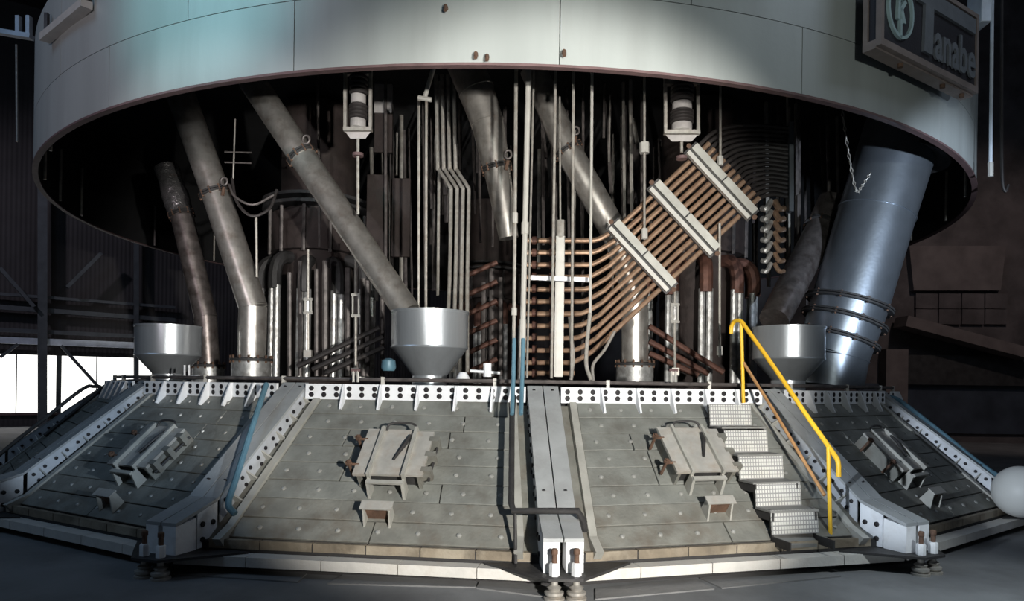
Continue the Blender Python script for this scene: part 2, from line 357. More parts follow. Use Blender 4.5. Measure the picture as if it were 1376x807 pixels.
# bracket platform on the upper left of the hood
pa, pb = hoodhit(70, 46), hoodhit(127, 19); zb_ = (pa.z + pb.z) / 2; pa.z = pb.z = zb_
t_ = (pb - pa).normalized(); r_ = Vector((t_.y, -t_.x, 0)); pl = (pa + pb) / 2
br = thing('hood_bracket', 'pale bar bracket fixed high on the left side of the hood', 'bracket', pl)
MB().bar(pa + r_ * .08, pb + r_ * .08, .12, .09).build('bar', clamp_m, br, True)
for p in (pa, pb):
    MB().bar(p + r_ * .06 + Vector((0, 0, .04)), p + r_ * .06 + Vector((0, 0, .32)), .05, .04, up=(1, 0, 0)).build('post', dark_m, br, True)

# ================================================================== SIGN
sa = math.radians(34); su = Vector((math.cos(sa), math.sin(sa), 0)); sn = Vector((math.sin(sa), -math.cos(sa), 0))
so = Vector((3.58, 7.19, 5.22)); SL, SH = 2.08, .92
Ms = basis(su, -sn, Vector((0, 0, 1)), so)
sg = thing('sign_box', 'dark box sign with large lettering and round emblem on the hood', 'sign', Ms)
MB().box(.03, SL - .03, .02, .19, .03, SH - .03).build('panel', signp_m, sg)
for (x0, x1, z0, z1) in ((0, SL, 0, .07), (0, SL, SH - .05, SH), (0, .05, 0.07, SH - .05), (SL - .05, SL, .07, SH - .05)):
    MB().box(x0, x1, 0, .06, z0, z1).build('frame_bar', signf_m, sg)
for (y0, y1, z0, z1) in ((.06, .20, 0, .07), (.15, .20, .07, SH - .05), (.06, .20, SH - .05, SH)):
    MB().box(0, .05, y0, y1, z0, z1).build('side_frame_bar', signf_m, sg)
MB().box(0, SL, .06, .20, -.02, .0).build('bottom_tray', signf_m, sg)
for x in (.5, 1.5):
    MB().box(x - .04, x + .04, .19, .42 if x < 1 else .40, .25, .33).build('support_arm', dark_m, sg)
for x in (.55, 1.45, 1.9):
    MB().tube([(x, .1, -.02), (x, .1, -.06)], .03, 8).build('bolt', rust_m, sg)
ex, ez, er = .36, .45, .30                     # round emblem
ring = MB(); n = 40; prof = [(er - .035, -.012), (er, -.012), (er, .02), (er - .035, .02)]; vs = []; fs = []
for i in range(n):
    q_ = 2 * PI * i / n
    for r, y in prof: vs.append((ex + r * .82 * math.cos(q_), y, ez + r * math.sin(q_)))
for i in range(n):
    for j in range(4): fs.append((i * 4 + j, i * 4 + (j + 1) % 4, ((i + 1) % n) * 4 + (j + 1) % 4, ((i + 1) % n) * 4 + j))
em = ring.add(vs, fs).build('emblem_ring', signe_m, sg)
def flat(pts, y0=-.012, y1=.02): return MB().prism([(x, y0, z) for x, z in pts], [(x, y1, z) for x, z in pts])
flat([(ex - .018, ez + .1), (ex + .018, ez + .1), (ex + .018, ez + .3), (ex - .018, ez + .3)]).build('emblem_stroke', signe_m, em)
flat([(ex - .02, ez - .3), (ex + .016, ez - .3), (ex + .016, ez - .1), (ex - .02, ez - .1)]).build('emblem_stroke', signe_m, em)
flat([(ex - .075, ez - .11), (ex - .035, ez - .11), (ex - .02, ez + .12), (ex - .06, ez + .12)]).build('emblem_stroke', signe_m, em)
flat([(ex - .04, ez + .0), (ex + .06, ez + .12), (ex + .10, ez + .10), (ex + .0, ez - .03)]).build('emblem_stroke', signe_m, em)
flat([(ex - .03, ez + .02), (ex + .02, ez + .03), (ex + .09, ez - .12), (ex + .04, ez - .13)]).build('emblem_stroke', signe_m, em)
# lettering: big T whose bar runs over the rest of the word
flat([(.70, .83), (1.98, .83), (1.98, .66), (1.02, .66), (1.0, .15), (.82, .15), (.84, .66), (.70, .66)]).build('letter', signl_m, sg, smooth=False)
def letters(txt, x, z, h, sx):
    cu = bpy.data.curves.new('lettering', 'FONT'); cu.body = txt; cu.extrude = .012; cu.offset = .018; cu.space_character = 1.02
    to = bpy.data.objects.new('lettering_tmp', cu); COL.objects.link(to)
    bpy.context.view_layer.update()
    me = bpy.data.meshes.new_from_object(to.evaluated_get(bpy.context.evaluated_depsgraph_get()))
    bpy.data.objects.remove(to)
    me.materials.clear(); me.materials.append(signl_m)
    return inst('lettering', me, sg, Matrix.Translation((x, 0, z)) @ Matrix.Rotation(PI / 2, 4, 'X') @ Matrix.Diagonal((sx, h, 1, 1)))
letters('anabe', 1.05, .15, .58, .395)

# ================================================================== FURNACE ROOF SEGMENTS
J0 = 0.072; SEG = PI / 8
RT, RB, ZPT, ZPB = 7.30, 8.75, 1.535, 0.284
CA = math.cos(SEG / 2)
BE = math.atan2(ZPT - ZPB, (RB - RT) * CA); LS = math.hypot(ZPT - ZPB, (RB - RT) * CA)
HBF, HTF = RB * math.sin(SEG / 2), RT * math.sin(SEG / 2)
INS = 0.37
def hw(y): return HBF + (HTF - HBF) * y / LS - INS
def facetM(k):
    am = J0 + (k + .5) * SEG
    u = Vector((math.cos(am), math.sin(am), 0)); rad = Vector((math.sin(am), -math.cos(am), 0)); z = Vector((0, 0, 1))
    v = rad * math.cos(BE) - z * math.sin(BE); n = rad * math.sin(BE) + z * math.cos(BE)
    return basis(u, -v, n, pt(RB * CA, am, ZPB))
FM = {k: facetM(k) for k in range(-3, 3)}
def onfacet(k, px, py, n=0.0):
    M = FM[k]; nn = Vector((M[0][2], M[1][2], M[2][2])); o = M.translation + nn * n
    return M.inverted() @ hit(px, py, o, nn)
cb, sb = math.cos(BE), math.sin(BE)
def rz(u, r, z, top=True): return (u, (LS if top else 0) - cb * r + sb * z, sb * r + cb * z)     # radial/height offsets -> facet local
def trap(x0, x1, y0, y1, n0, n1, g=.006):
    def X(f, y): return -hw(y) + 2 * hw(y) * f
    a = [(X(x0, y0) + g, y0 + g), (X(x1, y0) - g, y0 + g), (X(x1, y1) - g, y1 - g), (X(x0, y1) + g, y1 - g)]
    c = .004
    b = [(a[0][0] + c, a[0][1] + c), (a[1][0] - c, a[1][1] + c), (a[2][0] - c, a[2][1] - c), (a[3][0] + c, a[3][1] - c)]
    return MB().add([(x, y, n0) for x, y in a] + [(x, y, n1 - c) for x, y in a] + [(x, y, n1) for x, y in b],
                    [(0, 1, 5, 4), (1, 2, 6, 5), (2, 3, 7, 6), (3, 0, 4, 7), (4, 5, 9, 8), (5, 6, 10, 9), (6, 7, 11, 10), (7, 4, 8, 11), (8, 9, 10, 11)])
rows = 8; dy = LS / rows
SPL = [[0, 1], [0, .78, 1], [0, .24, .72, 1], [0, .3, .66, 1], [0, .3, 1], [0, .72, 1], [0, 1], [0, .5, 1]]
plates = []
for i in range(rows):
    y1 = LS - i * dy; y0 = y1 - dy
    for a, b in zip(SPL[i][:-1], SPL[i][1:]):
        plates.append(trap(a, b, y0, y1, -.014, .010 + random.uniform(-.003, .003)).data('plate', plate_m if (i < 6) else plate2_m, smooth=False))
back = trap(0, 1, 0, LS, -.08, -.014, 0).data('backing', gap_m)
sm = MB()
for i in range(rows):
    y = LS - (i + .5) * dy; W_ = hw(y); nn_ = 6 if i < 4 else 7
    for j in range(nn_):
        x = -W_ + (j + .5 + (.15 if i % 2 else -.1)) * 2 * W_ / nn_
        if abs(x) < .45 and .6 < y < 1.35: continue
        sm.lathe([(.026, .008), (.022, .018), (.010, .024)], 8, (x, y, 0))
studs = sm.data('studs', stud_m)
HF = HTF - .19
flange = MB().hexa([rz(s * HF, r, z) for z in (.0, .17) for s, r in ((-1, .03), (1, .03), (1, 0), (-1, 0))]).data('flange_plate', white_m)
fb = MB().lathe([(.029, 0), (.029, .006), (.02, .008)], 10).data('flange_hole_disc', hole_m)  # dark disc: an open flange hole's shade put into colour
Rv = basis(Vector((1, 0, 0)), Vector((0, sb, cb)), Vector((0, -cb, sb)), Vector((0, 0, 0)))         # z -> radial out
gp = [rz(0, .03, .17), rz(0, .06, .17), rz(0, .17, -.10), rz(0, .13, -.11), rz(0, .03, -.02)]
gus = MB().prism([(x - .011, y, z) for x, y, z in gp], [(x + .011, y, z) for x, y, z in gp]).data('gusset', white_m)
def edgebar(s):
    mb = MB(); W0, W1 = hw(0), hw(LS)
    pr = [(LS + .04, W1), (0.12, W0 + (W1 - W0) * .06), (-.10, W0)]
    for (ya, wa), (yb, wb) in zip(pr[:-1], pr[1:]):
        na = nb = .03
        if yb < 0: nb = .10
        mb.hexa([(s * wb, yb, nb - .16), (s * (wb + .075), yb, nb - .16), (s * (wa + .075), ya, -.09), (s * wa, ya, -.09),
                 (s * wb, yb, nb), (s * (wb + .075), yb, nb), (s * (wa + .075), ya, na), (s * wa, ya, na)])
    return mb.data('edge_bar', bar_m, smooth=False)
ebars = [edgebar(-1), edgebar(1)]
toes, rings = [], []
nt_ = 6; hb = HBF - .22
for i in range(nt_):
    a = -hb + 2 * hb * i / nt_ + .006; b = -hb + 2 * hb * (i + 1) / nt_ - .006
    toes.append(MB().hexa([rz(x, r, z, False) for z in (-.085, -.005) for x, r in ((a, .075), (b, .075), (b, .02), (a, .02))]).data('toe_plate', toe_m, smooth=False))
hr = HBF + .02
for i in range(5):
    a = -hr + 2 * hr * i / 5 + .004; b = -hr + 2 * hr * (i + 1) / 5 - .004
    rings.append(MB().hexa([rz(x, r, z, False) for z in (-.205, -.115) for x, r in ((a, .24), (b, .24), (b, .08), (a, .08))]).data('base_ring_plate', cream_m, smooth=False))
sill = MB().hexa([rz(x, r, z, False) for z in (-.284, -.02) for x, r in ((-hr, .07), (hr, .07), (hr, -.5), (-hr, -.5))]).data('sill', gap_m, smooth=False)
SEGL = {-3: 'dark furnace roof segment at far left, seen nearly edge-on beyond the pale beam',
        -2: 'bluish left furnace roof segment between the two left radial beams',
        -1: 'front furnace roof segment just left of the central radial beam',
        0: 'front furnace roof segment right of the central beam, carrying the steps',
        1: 'dark right furnace roof segment between the yellow railing and pale beam',
        2: 'far right furnace roof segment hidden mostly behind the pale beam'}
for k in range(-3, 3):
    sgm = thing('roof_segment', SEGL[k], 'furnace segment', FM[k], 'sloping furnace roof segments')
    inst('backing', back, sgm)
    for me in plates: inst('plate', me, sgm)
    tag(inst('studs', studs, sgm), kind='stuff')
    inst('flange_plate', flange, sgm)
    for i in range(17):
        x = -HF + .07 + i * (2 * HF - .14) / 16
        for z in (.05, .12):
            inst('flange_hole_disc', fb, sgm, Matrix.Translation(Vector(rz(x, .03, z))) @ Rv)
    for x in (-.78, -.36, .06, .48, .88): inst('gusset', gus, sgm, Matrix.Translation((x, 0, 0)))
    for me in ebars: inst('edge_bar', me, sgm)
    for me in toes: inst('toe_plate', me, sgm)
    for me in rings: inst('base_ring_plate', me, sgm)
    inst('sill', sill, sgm)

# ================================================================== RADIAL BEAMS AT THE JOINTS
RF = 9.12
def beam_parts():
    out = []
    def Lp(x, r, z): return (x, RF - r, z)
    top = [(7.20, 1.715), (8.60, .62), (9.10, .47)]
    for s in (-1, 1):
        x0, x1 = (.006, .168) if s > 0 else (-.168, -.006)
        mb = MB()
        for (ra, za), (rb, zb) in zip(top[:-1], top[1:]):
            mb.hexa([Lp(x0, rb, zb - .03), Lp(x1, rb, zb - .03), Lp(x1, ra, za - .03), Lp(x0, ra, za - .03), Lp(x0, rb, zb), Lp(x1, rb, zb), Lp(x1, ra, za), Lp(x0, ra, za)])
        out.append(('cover_strip', mb.data('cover_strip', beam_m, smooth=False), None))
        # web
        pg = [(7.20, 1.69), (8.56, .62), (8.56, .38), (7.20, 1.44)]
        ep = [(8.60, .59), (8.85, .51), (8.85, .195), (8.60, .195)]
        out.append(('end_plate', MB().prism([Lp(s * .150, r, z) for r, z in ep], [Lp(s * .168, r, z) for r, z in ep]).data('end_plate', white_m, smooth=False), None))
        wv = [Lp(s * .150, r, z) for r, z in pg]; w2 = [Lp(s * .168, r, z) for r, z in pg]
        out.append(('web_plate', MB().prism(wv, w2).data('web_plate', web_m, smooth=False), None))
        # end block
        bx0, bx1 = (.022, .166) if s > 0 else (-.166, -.03)
        q = [(8.86, .48), (9.10, .44), (9.10, .19), (8.86, .19)]
        out.append(('foot_block', MB().prism([Lp(bx0, r, z) for r, z in q], [Lp(bx1, r, z) for r, z in q]).data('foot_block', block_m, smooth=False), None))
        # cover bolts
    d = Vector((0, -(8.60 - 7.20), -(1.715 - .62))).normalized()       # down slope in beam local (y = RF - r)
    nrm = Vector((0, d.z, -d.y))
    if nrm.z < 0: nrm = -nrm
    bolt = MB().lathe([(.021, 0), (.021, .012), (.012, .016)], 8).data('bolt', hole_m)
    tg = MB().prism([(.0, -.008, 0), (.15, -.008, 0), (.0, -.008, .17)], [(.0, .008, 0), (.15, .008, 0), (.0, .008, .17)]).data('gusset', bar_m, smooth=False)
    T0 = Vector(Lp(0, 7.20, 1.715))
    for s in (-1, 1):
        for i in range(12):
            p = T0 + d * (.12 + i * .145) - nrm * (.085) + Vector((s * .168, 0, 0))
            out.append(('bolt', bolt, Matrix.Translation(p) @ Matrix.Rotation(s * PI / 2, 4, 'Y')))
            if i % 2:
                p2 = p - nrm * .09
                out.append(('bolt', bolt, Matrix.Translation(p2) @ Matrix.Rotation(s * PI / 2, 4, 'Y')))
        for i in range(6):
            p = T0 + d * (.18 + i * .29) - nrm * .235 + Vector((s * .168, 0, 0))
            Mx = basis(Vector((s, 0, 0)), d, nrm, p)
            out.append(('gusset', tg, Mx))
        for r in (8.66, 8.79):
            for z in (.27, .41):
                out.append(('bolt', bolt, Matrix.Translation(Lp(s * .168, r, z)) @ Matrix.Rotation(s * PI / 2, 4, 'Y') @ Matrix.Scale(1.2, 4)))
    for s in (-1, 1):
        for t in (.08, 1.55):
            out.append(('bolt', bolt, Matrix.Translation(T0 + d * t + Vector((s * .1, 0, 0))) @ Matrix.Rotation(-math.atan2(d.z, d.y) + PI, 4, 'X') @ Matrix.Scale(.8, 4)))
    ch = MB()
    ch.hexa([Lp(-.37, 8.72, .18), Lp(.37, 8.72, .18), Lp(.37, 7.2, 1.46), Lp(-.37, 7.2, 1.46), Lp(-.37, 8.76, .22), Lp(.37, 8.76, .22), Lp(.37, 7.22, 1.50), Lp(-.37, 7.22, 1.50)])
    out.append(('channel_plate', ch.data('channel_plate', plate2_m, smooth=False), None))
    fp = [(-.64, 8.74), (.64, 8.74), (.36, 9.05), (.14, 9.28), (-.14, 9.28), (-.36, 9.05)]
    out.append(('foot_plate', MB().prism([Lp(x, r, .165) for x, r in fp], [Lp(x, r, .188) for x, r in fp]).data('foot_plate', dark_m, smooth=False), None))
    stud = MB().lathe([(.022, .188), (.022, .36), (.028, .365), (.028, .40), (.018, .41)], 10).data('anchor_bolt', rust_m)
    nut = MB().lathe([(.042, .19), (.042, .285), (.034, .295)], 6).data('nut', block_m)
    pad = MB().lathe([(.085, 0), (.085, .02), (.06, .025), (.078, .045), (.078, .065), (.045, .075), (.06, .1), (.03, .12), (.03, .165)], 16).data('spring_pad', rod_m)
    for x in (-.085, .095):
        out.append(('anchor_bolt', stud, Matrix.Translation(Lp(x, 9.19, 0)))); out.append(('nut', nut, Matrix.Translation(Lp(x, 9.19, 0)))); out.append(('spring_pad', pad, Matrix.Translation(Lp(x, 9.19, 0))))
    return out
BP = beam_parts()
BL = {-3: 'radial joint beam at far left edge beyond the bluish segment, mostly hidden', -2: 'pale bolted radial beam at the left picture edge',
      -1: 'grey radial beam with blue pipe, left of the front segments', 0: 'central radial beam of two grey strips ending in two white blocks',
      1: 'grey radial beam beside the yellow handrail', 2: 'pale bolted radial beam at right beside the big grey ball'}
for k in range(-3, 3):
    a = J0 + k * SEG
    M = basis(Vector((math.cos(a), math.sin(a), 0)), -Vector((math.sin(a), -math.cos(a), 0)), Vector((0, 0, 1)), pt(RF, a, 0))
    b = thing('radial_beam', BL[k], 'beam', M, 'radial beams between the roof segments')
    for nm, me, Mx in BP:
        if k == 0 and nm == 'gusset': continue
        inst(nm, me, b, Mx)

# roof deck inside the flange
solo(MB().lathe([(7.12, 1.40), (7.12, 1.55), (2.0, 1.60)], 64, (CX, CY, 0)), 'furnace_deck', inner_black_m, 'dark flat furnace roof deck inside the perforated flange', 'deck', base=(CX, CY, 1.4))

# water ring main along the top of the flange
rp = [pt(7.15, math.radians(a), 1.76) for a in range(-64, 62, 4)]
rm = thing('ring_pipe', 'thin dark water pipe running along the top of the white flange', 'pipe', rp[0])
MB().tube(rp, .022, 8, True).build('pipe', rod_d, rm, True)
for a in range(-60, 62, 10):
    p = pt(7.15, math.radians(a), 0)
    MB().box(p.x - .02, p.x + .02, p.y - .02, p.y + .02, 1.55, 1.79).build('clip', clamp_m, rm, True)

# ================================================================== HATCHES AND STEP BRACKETS
def hatch_parts():
    o = []
    def D(name, mb, m, par=None, smooth=False): o.append((name, mb.data(name, m, smooth=smooth), par))
    w, h, t = .31, .30, .17
    D('frame_side', MB().box(-w, -w + .03, -h, h, 0, t), plate2_m); D('frame_side', MB().box(w - .03, w, -h, h, 0, t), plate2_m)
    D('frame_side', MB().box(-w + .03, w - .03, h - .03, h, 0, t), plate2_m); D('frame_side', MB().box(-w + .03, w - .03, -h + .05, -h + .08, 0, t), dark_m)
    D('cover', MB().box(-.17, .15, -h, h, t, t + .025), hm); D('cover_strip', MB().box(-w - .03, -.19, -h - .01, h, t, t + .03), hm); D('cover_strip', MB().box(.17, w + .03, -h, h - .02, t, t + .028), hm)
    for x in (-.18, .16): D('rib', MB().box(x - .016, x + .016, -h - .03, h + .01, t, t + .065), bar_m)
    D('handle', MB().tube(smoothpath([(-.15, h - .02, t + .02), (-.13, h + .05, t + .05), (0, h + .065, t + .06), (.13, h + .05, t + .05), (.15, h - .02, t + .02)], 4), .012, 8), dark_m, None, True)
    D('lever', MB().tube([(.02, -.12, t + .04), (.10, .08, t + .06), (.12, .2, t + .05)], [.012, .02, .014], 8), dark_m, None, True)
    for y in (-.18, .16):
        mb = MB().tube([(-w - .10, y, .03), (-w - .10, y, t + .07)], .016, 8); mb.lathe([(.034, t + .03), (.034, t + .055)], 6, (-w - .10, y, 0))
        mb.tube([(-w - .12, y, t + .02), (-w, y, t + .02)], .014, 8); D('clamp', mb, rust_m, None, True)
    mb = MB().tube([(w + .07, -h + .02, .1), (w + .07, h - .05, .1)], .014, 8); D('hinge_rod', mb, dark_m, None, True)
    for y in (-.22, -.02, .18): D('hinge', MB().box(w, w + .1, y - .03, y + .03, .06, t + .03), plate2_m)
    for x in (-.18, .16):
        D('leg', MB().prism([(x - .014, -h - .01, t), (x - .014, -h - .01, 0), (x - .014, -h - .14, 0), (x - .014, -h - .09, t)], [(x + .014, -h - .01, t), (x + .014, -h - .01, 0), (x + .014, -h - .14, 0), (x + .014, -h - .09, t)]), bar_m)
    D('crossbar', MB().box(-.19, .17, -h - .10, -h - .06, t - .005, t + .02), bar_m)
    return o
hm = mat('hatch_cover', (0.43, 0.42, 0.39), 0.55, 0.2, 0.15, 6, 0.15, 30, (0.30, 0.20, 0.12), 0.5, 5)
HP = hatch_parts()
def bracket_parts():
    o = []
    for x in (-.125, .115):
        a = [(x, .04, 0), (x, -.12, 0), (x, -.03, .16), (x, .04, .16)]
        o.append(('leg', MB().prism([(p[0] - .009, p[1], p[2]) for p in a], [(p[0] + .009, p[1], p[2]) for p in a]).data('leg', bar_m, smooth=False)))
    o.append(('back_plate', MB().box(-.115, .105, -.02, -.01, 0, .16).data('back_plate', rust_m, smooth=False)))
    o.append(('tread', MB().box(-.155, .145, -.045, .05, .16, .175).data('tread', hm, smooth=False)))
    return o
BKP = bracket_parts()
HL = {-2: ('rusty inspection hatch on the bluish left furnace segment', (205, 607), (150, 672)), -1: ('inspection hatch on the front segment left of the central beam', (533, 616), (510, 690)),
      0: ('pale inspection hatch on the front segment beside the steps', (932, 612), (963, 682)), 1: ('dark inspection hatch on the right segment beyond yellow railing', (1197, 612), (1250, 668))}
for k, (lb, c, b) in HL.items():
    p = onfacet(k, c[0], c[1], .10)
    M = FM[k] @ Matrix.Translation((p.x, p.y, .010))
    h = thing('inspection_hatch', lb, 'hatch', M, 'inspection hatches on the roof segments')
    for nm, me, _ in HP: inst(nm, me, h)
    p = onfacet(k, b[0], b[1], .06)
    M = FM[k] @ Matrix.Translation((p.x, p.y, .010))
    b_ = thing('step_bracket', lb.replace('inspection hatch', 'step bracket below the inspection hatch').replace('rusty ', 'small rusty ').replace('pale ', 'small pale ').replace('dark ', 'small dark '), 'bracket', M, 'small step brackets under the hatches')
    for nm, me in BKP: inst(nm, me, b_)

# ================================================================== STEPS AND YELLOW HANDRAIL
ts = [(981, 558), (1002, 593), (1022, 628), (1045, 664), (1067, 701)]
tp = [onfacet(0, x, y, .14) for x, y in ts]
stw = thing('stairway', 'five pale gridded steps climbing the furnace roof beside yellow handrail', 'stairs', FM[0] @ Matrix.Translation((tp[-1].x, tp[-1].y, .01)))
MW[stw.name] = stw.matrix_basis.copy()
o0 = tp[-1]
UPV = Vector((0, sb, cb)); OUT = Vector((0, -cb, sb))
pit = (tp[0].y - tp[-1].y) / 4; RI = pit * sb; RU = pit * cb
def slab(a, b, c, d, x0, x1): return MB().prism([Vector((x0, 0, 0)) + v for v in (a, b, c, d)], [Vector((x1, 0, 0)) + v for v in (a, b, c, d)])
r0, r1 = -UPV * (RI / 2 - .012), UPV * (RI / 2 - .004)
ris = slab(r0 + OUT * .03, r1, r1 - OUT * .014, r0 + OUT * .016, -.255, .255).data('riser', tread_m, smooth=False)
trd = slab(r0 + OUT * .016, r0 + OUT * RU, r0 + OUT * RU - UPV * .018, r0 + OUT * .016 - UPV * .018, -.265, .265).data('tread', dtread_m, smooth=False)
sid = MB().prism([Vector((-.008, 0, 0)) + v for v in (r1 - OUT * .02, r1 - OUT * .02 - UPV * .0 - OUT * (RU * .2), r0 - OUT * RU * .0 - UPV * .1, r0 + OUT * RU - UPV * .1, r0 + OUT * RU - UPV * .02, r0 + OUT * .012 - UPV * .02)],
                 [Vector((.008, 0, 0)) + v for v in (r1 - OUT * .02, r1 - OUT * .02 - UPV * .0 - OUT * (RU * .2), r0 - OUT * RU * .0 - UPV * .1, r0 + OUT * RU - UPV * .1, r0 + OUT * RU - UPV * .02, r0 + OUT * .012 - UPV * .02)]).data('side_plate', dark_m, smooth=False)
for i, p in enumerate(tp):
    B = Matrix.Translation((p.x - o0.x, p.y - o0.y, .13))
    inst('riser', ris, stw, B)
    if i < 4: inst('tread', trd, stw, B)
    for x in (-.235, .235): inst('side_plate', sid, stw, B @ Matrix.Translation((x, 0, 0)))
q = [P(1035, 716, 6.75), P(1100, 714, 6.95), P(1122, 728, 6.85), P(1050, 733, 6.65)]
MB().prism([v - Vector((0, 0, .03)) for v in q], q).build('landing', dtread_m, stw, True, smooth=False)

hr_ = thing('handrail', 'bright yellow tubular handrail beside the steps on the furnace roof', 'handrail', P(1116, 727, 6.95))
def lerpY(x): return 8.15 + (6.95 - 8.15) * (x - 997) / (1115 - 997)
tr_ = [(982, 448), (983, 438), (988, 431), (996, 432), (1003, 441), (1040, 493), (1080, 552), (1118, 606), (1126, 620), (1127, 640)]
MB().tube(smoothpath([P(x, y, lerpY(x)) for x, y in tr_], 3), .024, 10).build('top_rail', yellow_m, hr_, True)
MB().tube([P(996, 434, 8.15), P(999, 541, 8.15)], .020, 10).build('post', yellow_m, hr_, True)
MB().tube([P(1113, 600, 6.95), P(1116, 727, 6.95)], .020, 10).build('post', yellow_m, hr_, True)
tag(MB().tube([P(999, 487, 8.15), P(1040, 552, lerpY(1040)), P(1108, 665, 6.98)], .018, 8).build('lower_rail', orange_m, hr_, True), 'rusty orange lower rail')

# ================================================================== PIPES ON THE ROOF SEGMENTS
def facpipe(k, pts, r, m, name, label, nn=10, sm_=None):
    w = [FM[k] @ Vector((lambda q: (q.x, q.y, n))(onfacet(k, x, y, n))) for x, y, n in pts]
    return solo(MB().tube(smoothpath(w, sm_) if sm_ else w, r, nn), name, m, label, 'pipe')
facpipe(-1, [(690, 532, .26), (688, 560, .26), (687, 676, .26), (690, 686, .26), (740, 686, .30), (776, 686, .30), (783, 698, .22), (786, 712, .1)], .028, dark_m, 'drain_pipe', 'dark bent drain pipe crossing in front of the central beam')
facpipe(-1, [(692, 690, .24), (693, 757, .02)], .016, dark_m, 'support_rod', 'thin dark rod standing under the bent drain pipe')
facpipe(-2, [(358, 516, .30), (340, 570, .24), (318, 640, .22), (307, 676, .2), (316, 690, .14)], .03, blue_m, 'cooling_pipe', 'blue pipe running down beside the left grey radial beam', sm_=4)
hp = [P(1196, 533, 10.2), P(1212, 540, 10.1), P(1270, 585, 9.75), P(1330, 632, 9.3), P(1390, 665, 8.9)]
solo(MB().tube(smoothpath(hp, 4), .03, 8), 'cooling_hose', blue_m, 'blue hose lying along the top of the far right pale beam', 'hose')
hp = [P(-60, 668, 9.4), P(0, 610, 10.2), P(60, 562, 10.9), P(110, 523, 11.3), P(125, 519, 11.4), P(132, 526, 11.4), P(60, 585, 10.8)]
solo(MB().tube(smoothpath(hp, 4), .028, 8), 'loop_pipe', dark_m, 'dark looped pipe in front of the bright window at left', 'pipe')
solo(MB().tube([P(150, 513, 11.3), P(205, 510, 11.0)], .03, 8), 'stub_pipe', rod_d, 'short dark pipe end jutting left before the bright window', 'pipe')
for i, (x, c) in enumerate(((690, 'left'), (702, 'right'))):
    solo(MB().tube(smoothpath([P(x + 1, 455, 7.35), P(x, 500, 7.2), P(x - 1, 530, 7.1), P(x - 2, 556, 6.95)], 4), .022, 8), 'blue_hose', blue_m, 'blue hose over the white flange by central beam, %s of the pair' % c, 'hose')

# ================================================================== HOPPERS
def hopper(cx_, rim_y, w, mid_y, bot_y, bw, Y, label):
    c = P(cx_, bot_y, Y); z1 = P(cx_, rim_y, Y).z; zm = P(cx_, mid_y, Y).z; z0 = c.z
    R = pix(w, Y) / 2; rb = pix(bw, Y) / 2
    t = thing('hopper', label, 'hopper', (c.x, c.y, 1.58), 'galvanised hoppers on the furnace roof')
    b = Vector((c.x, c.y, 0))
    MB().lathe([(R, zm), (R, z1), (R - .012, z1), (R - .012, zm)], 40, b).build('drum', galv_m, t, True)
    MB().lathe([(rb, z0), (R, zm), (R - .012, zm), (rb - .012, z0)], 40, b).build('cone', galv_m, t, True)
    MB().lathe([(R + .012, z1 - .025), (R + .012, z1 + .004), (R - .012, z1 + .004), (R - .012, z1 - .025)], 40, b).build('rim_band', galv_m, t, True)
    MB().lathe([(R + .004, zm - .012), (R + .008, zm), (R + .004, zm + .012)], 40, b).build('seam_band', galv_m, t, True)
    MB().lathe([(rb + .01, 1.58), (rb + .01, z0 + .02)], 24, b).build('spout', galv_m, t, True)
    return t
hopper(226, 438, 82, 477, 503, 36, 10.5, 'galvanised hopper at left in front of the bright window')
hopper(577, 419, 102, 467, 506, 44, 8.9, 'brightest galvanised hopper, standing left of the central rods')
hopper(1059, 440, 92, 482, 512, 42, 9.5, 'galvanised hopper beside the big steel duct at right')

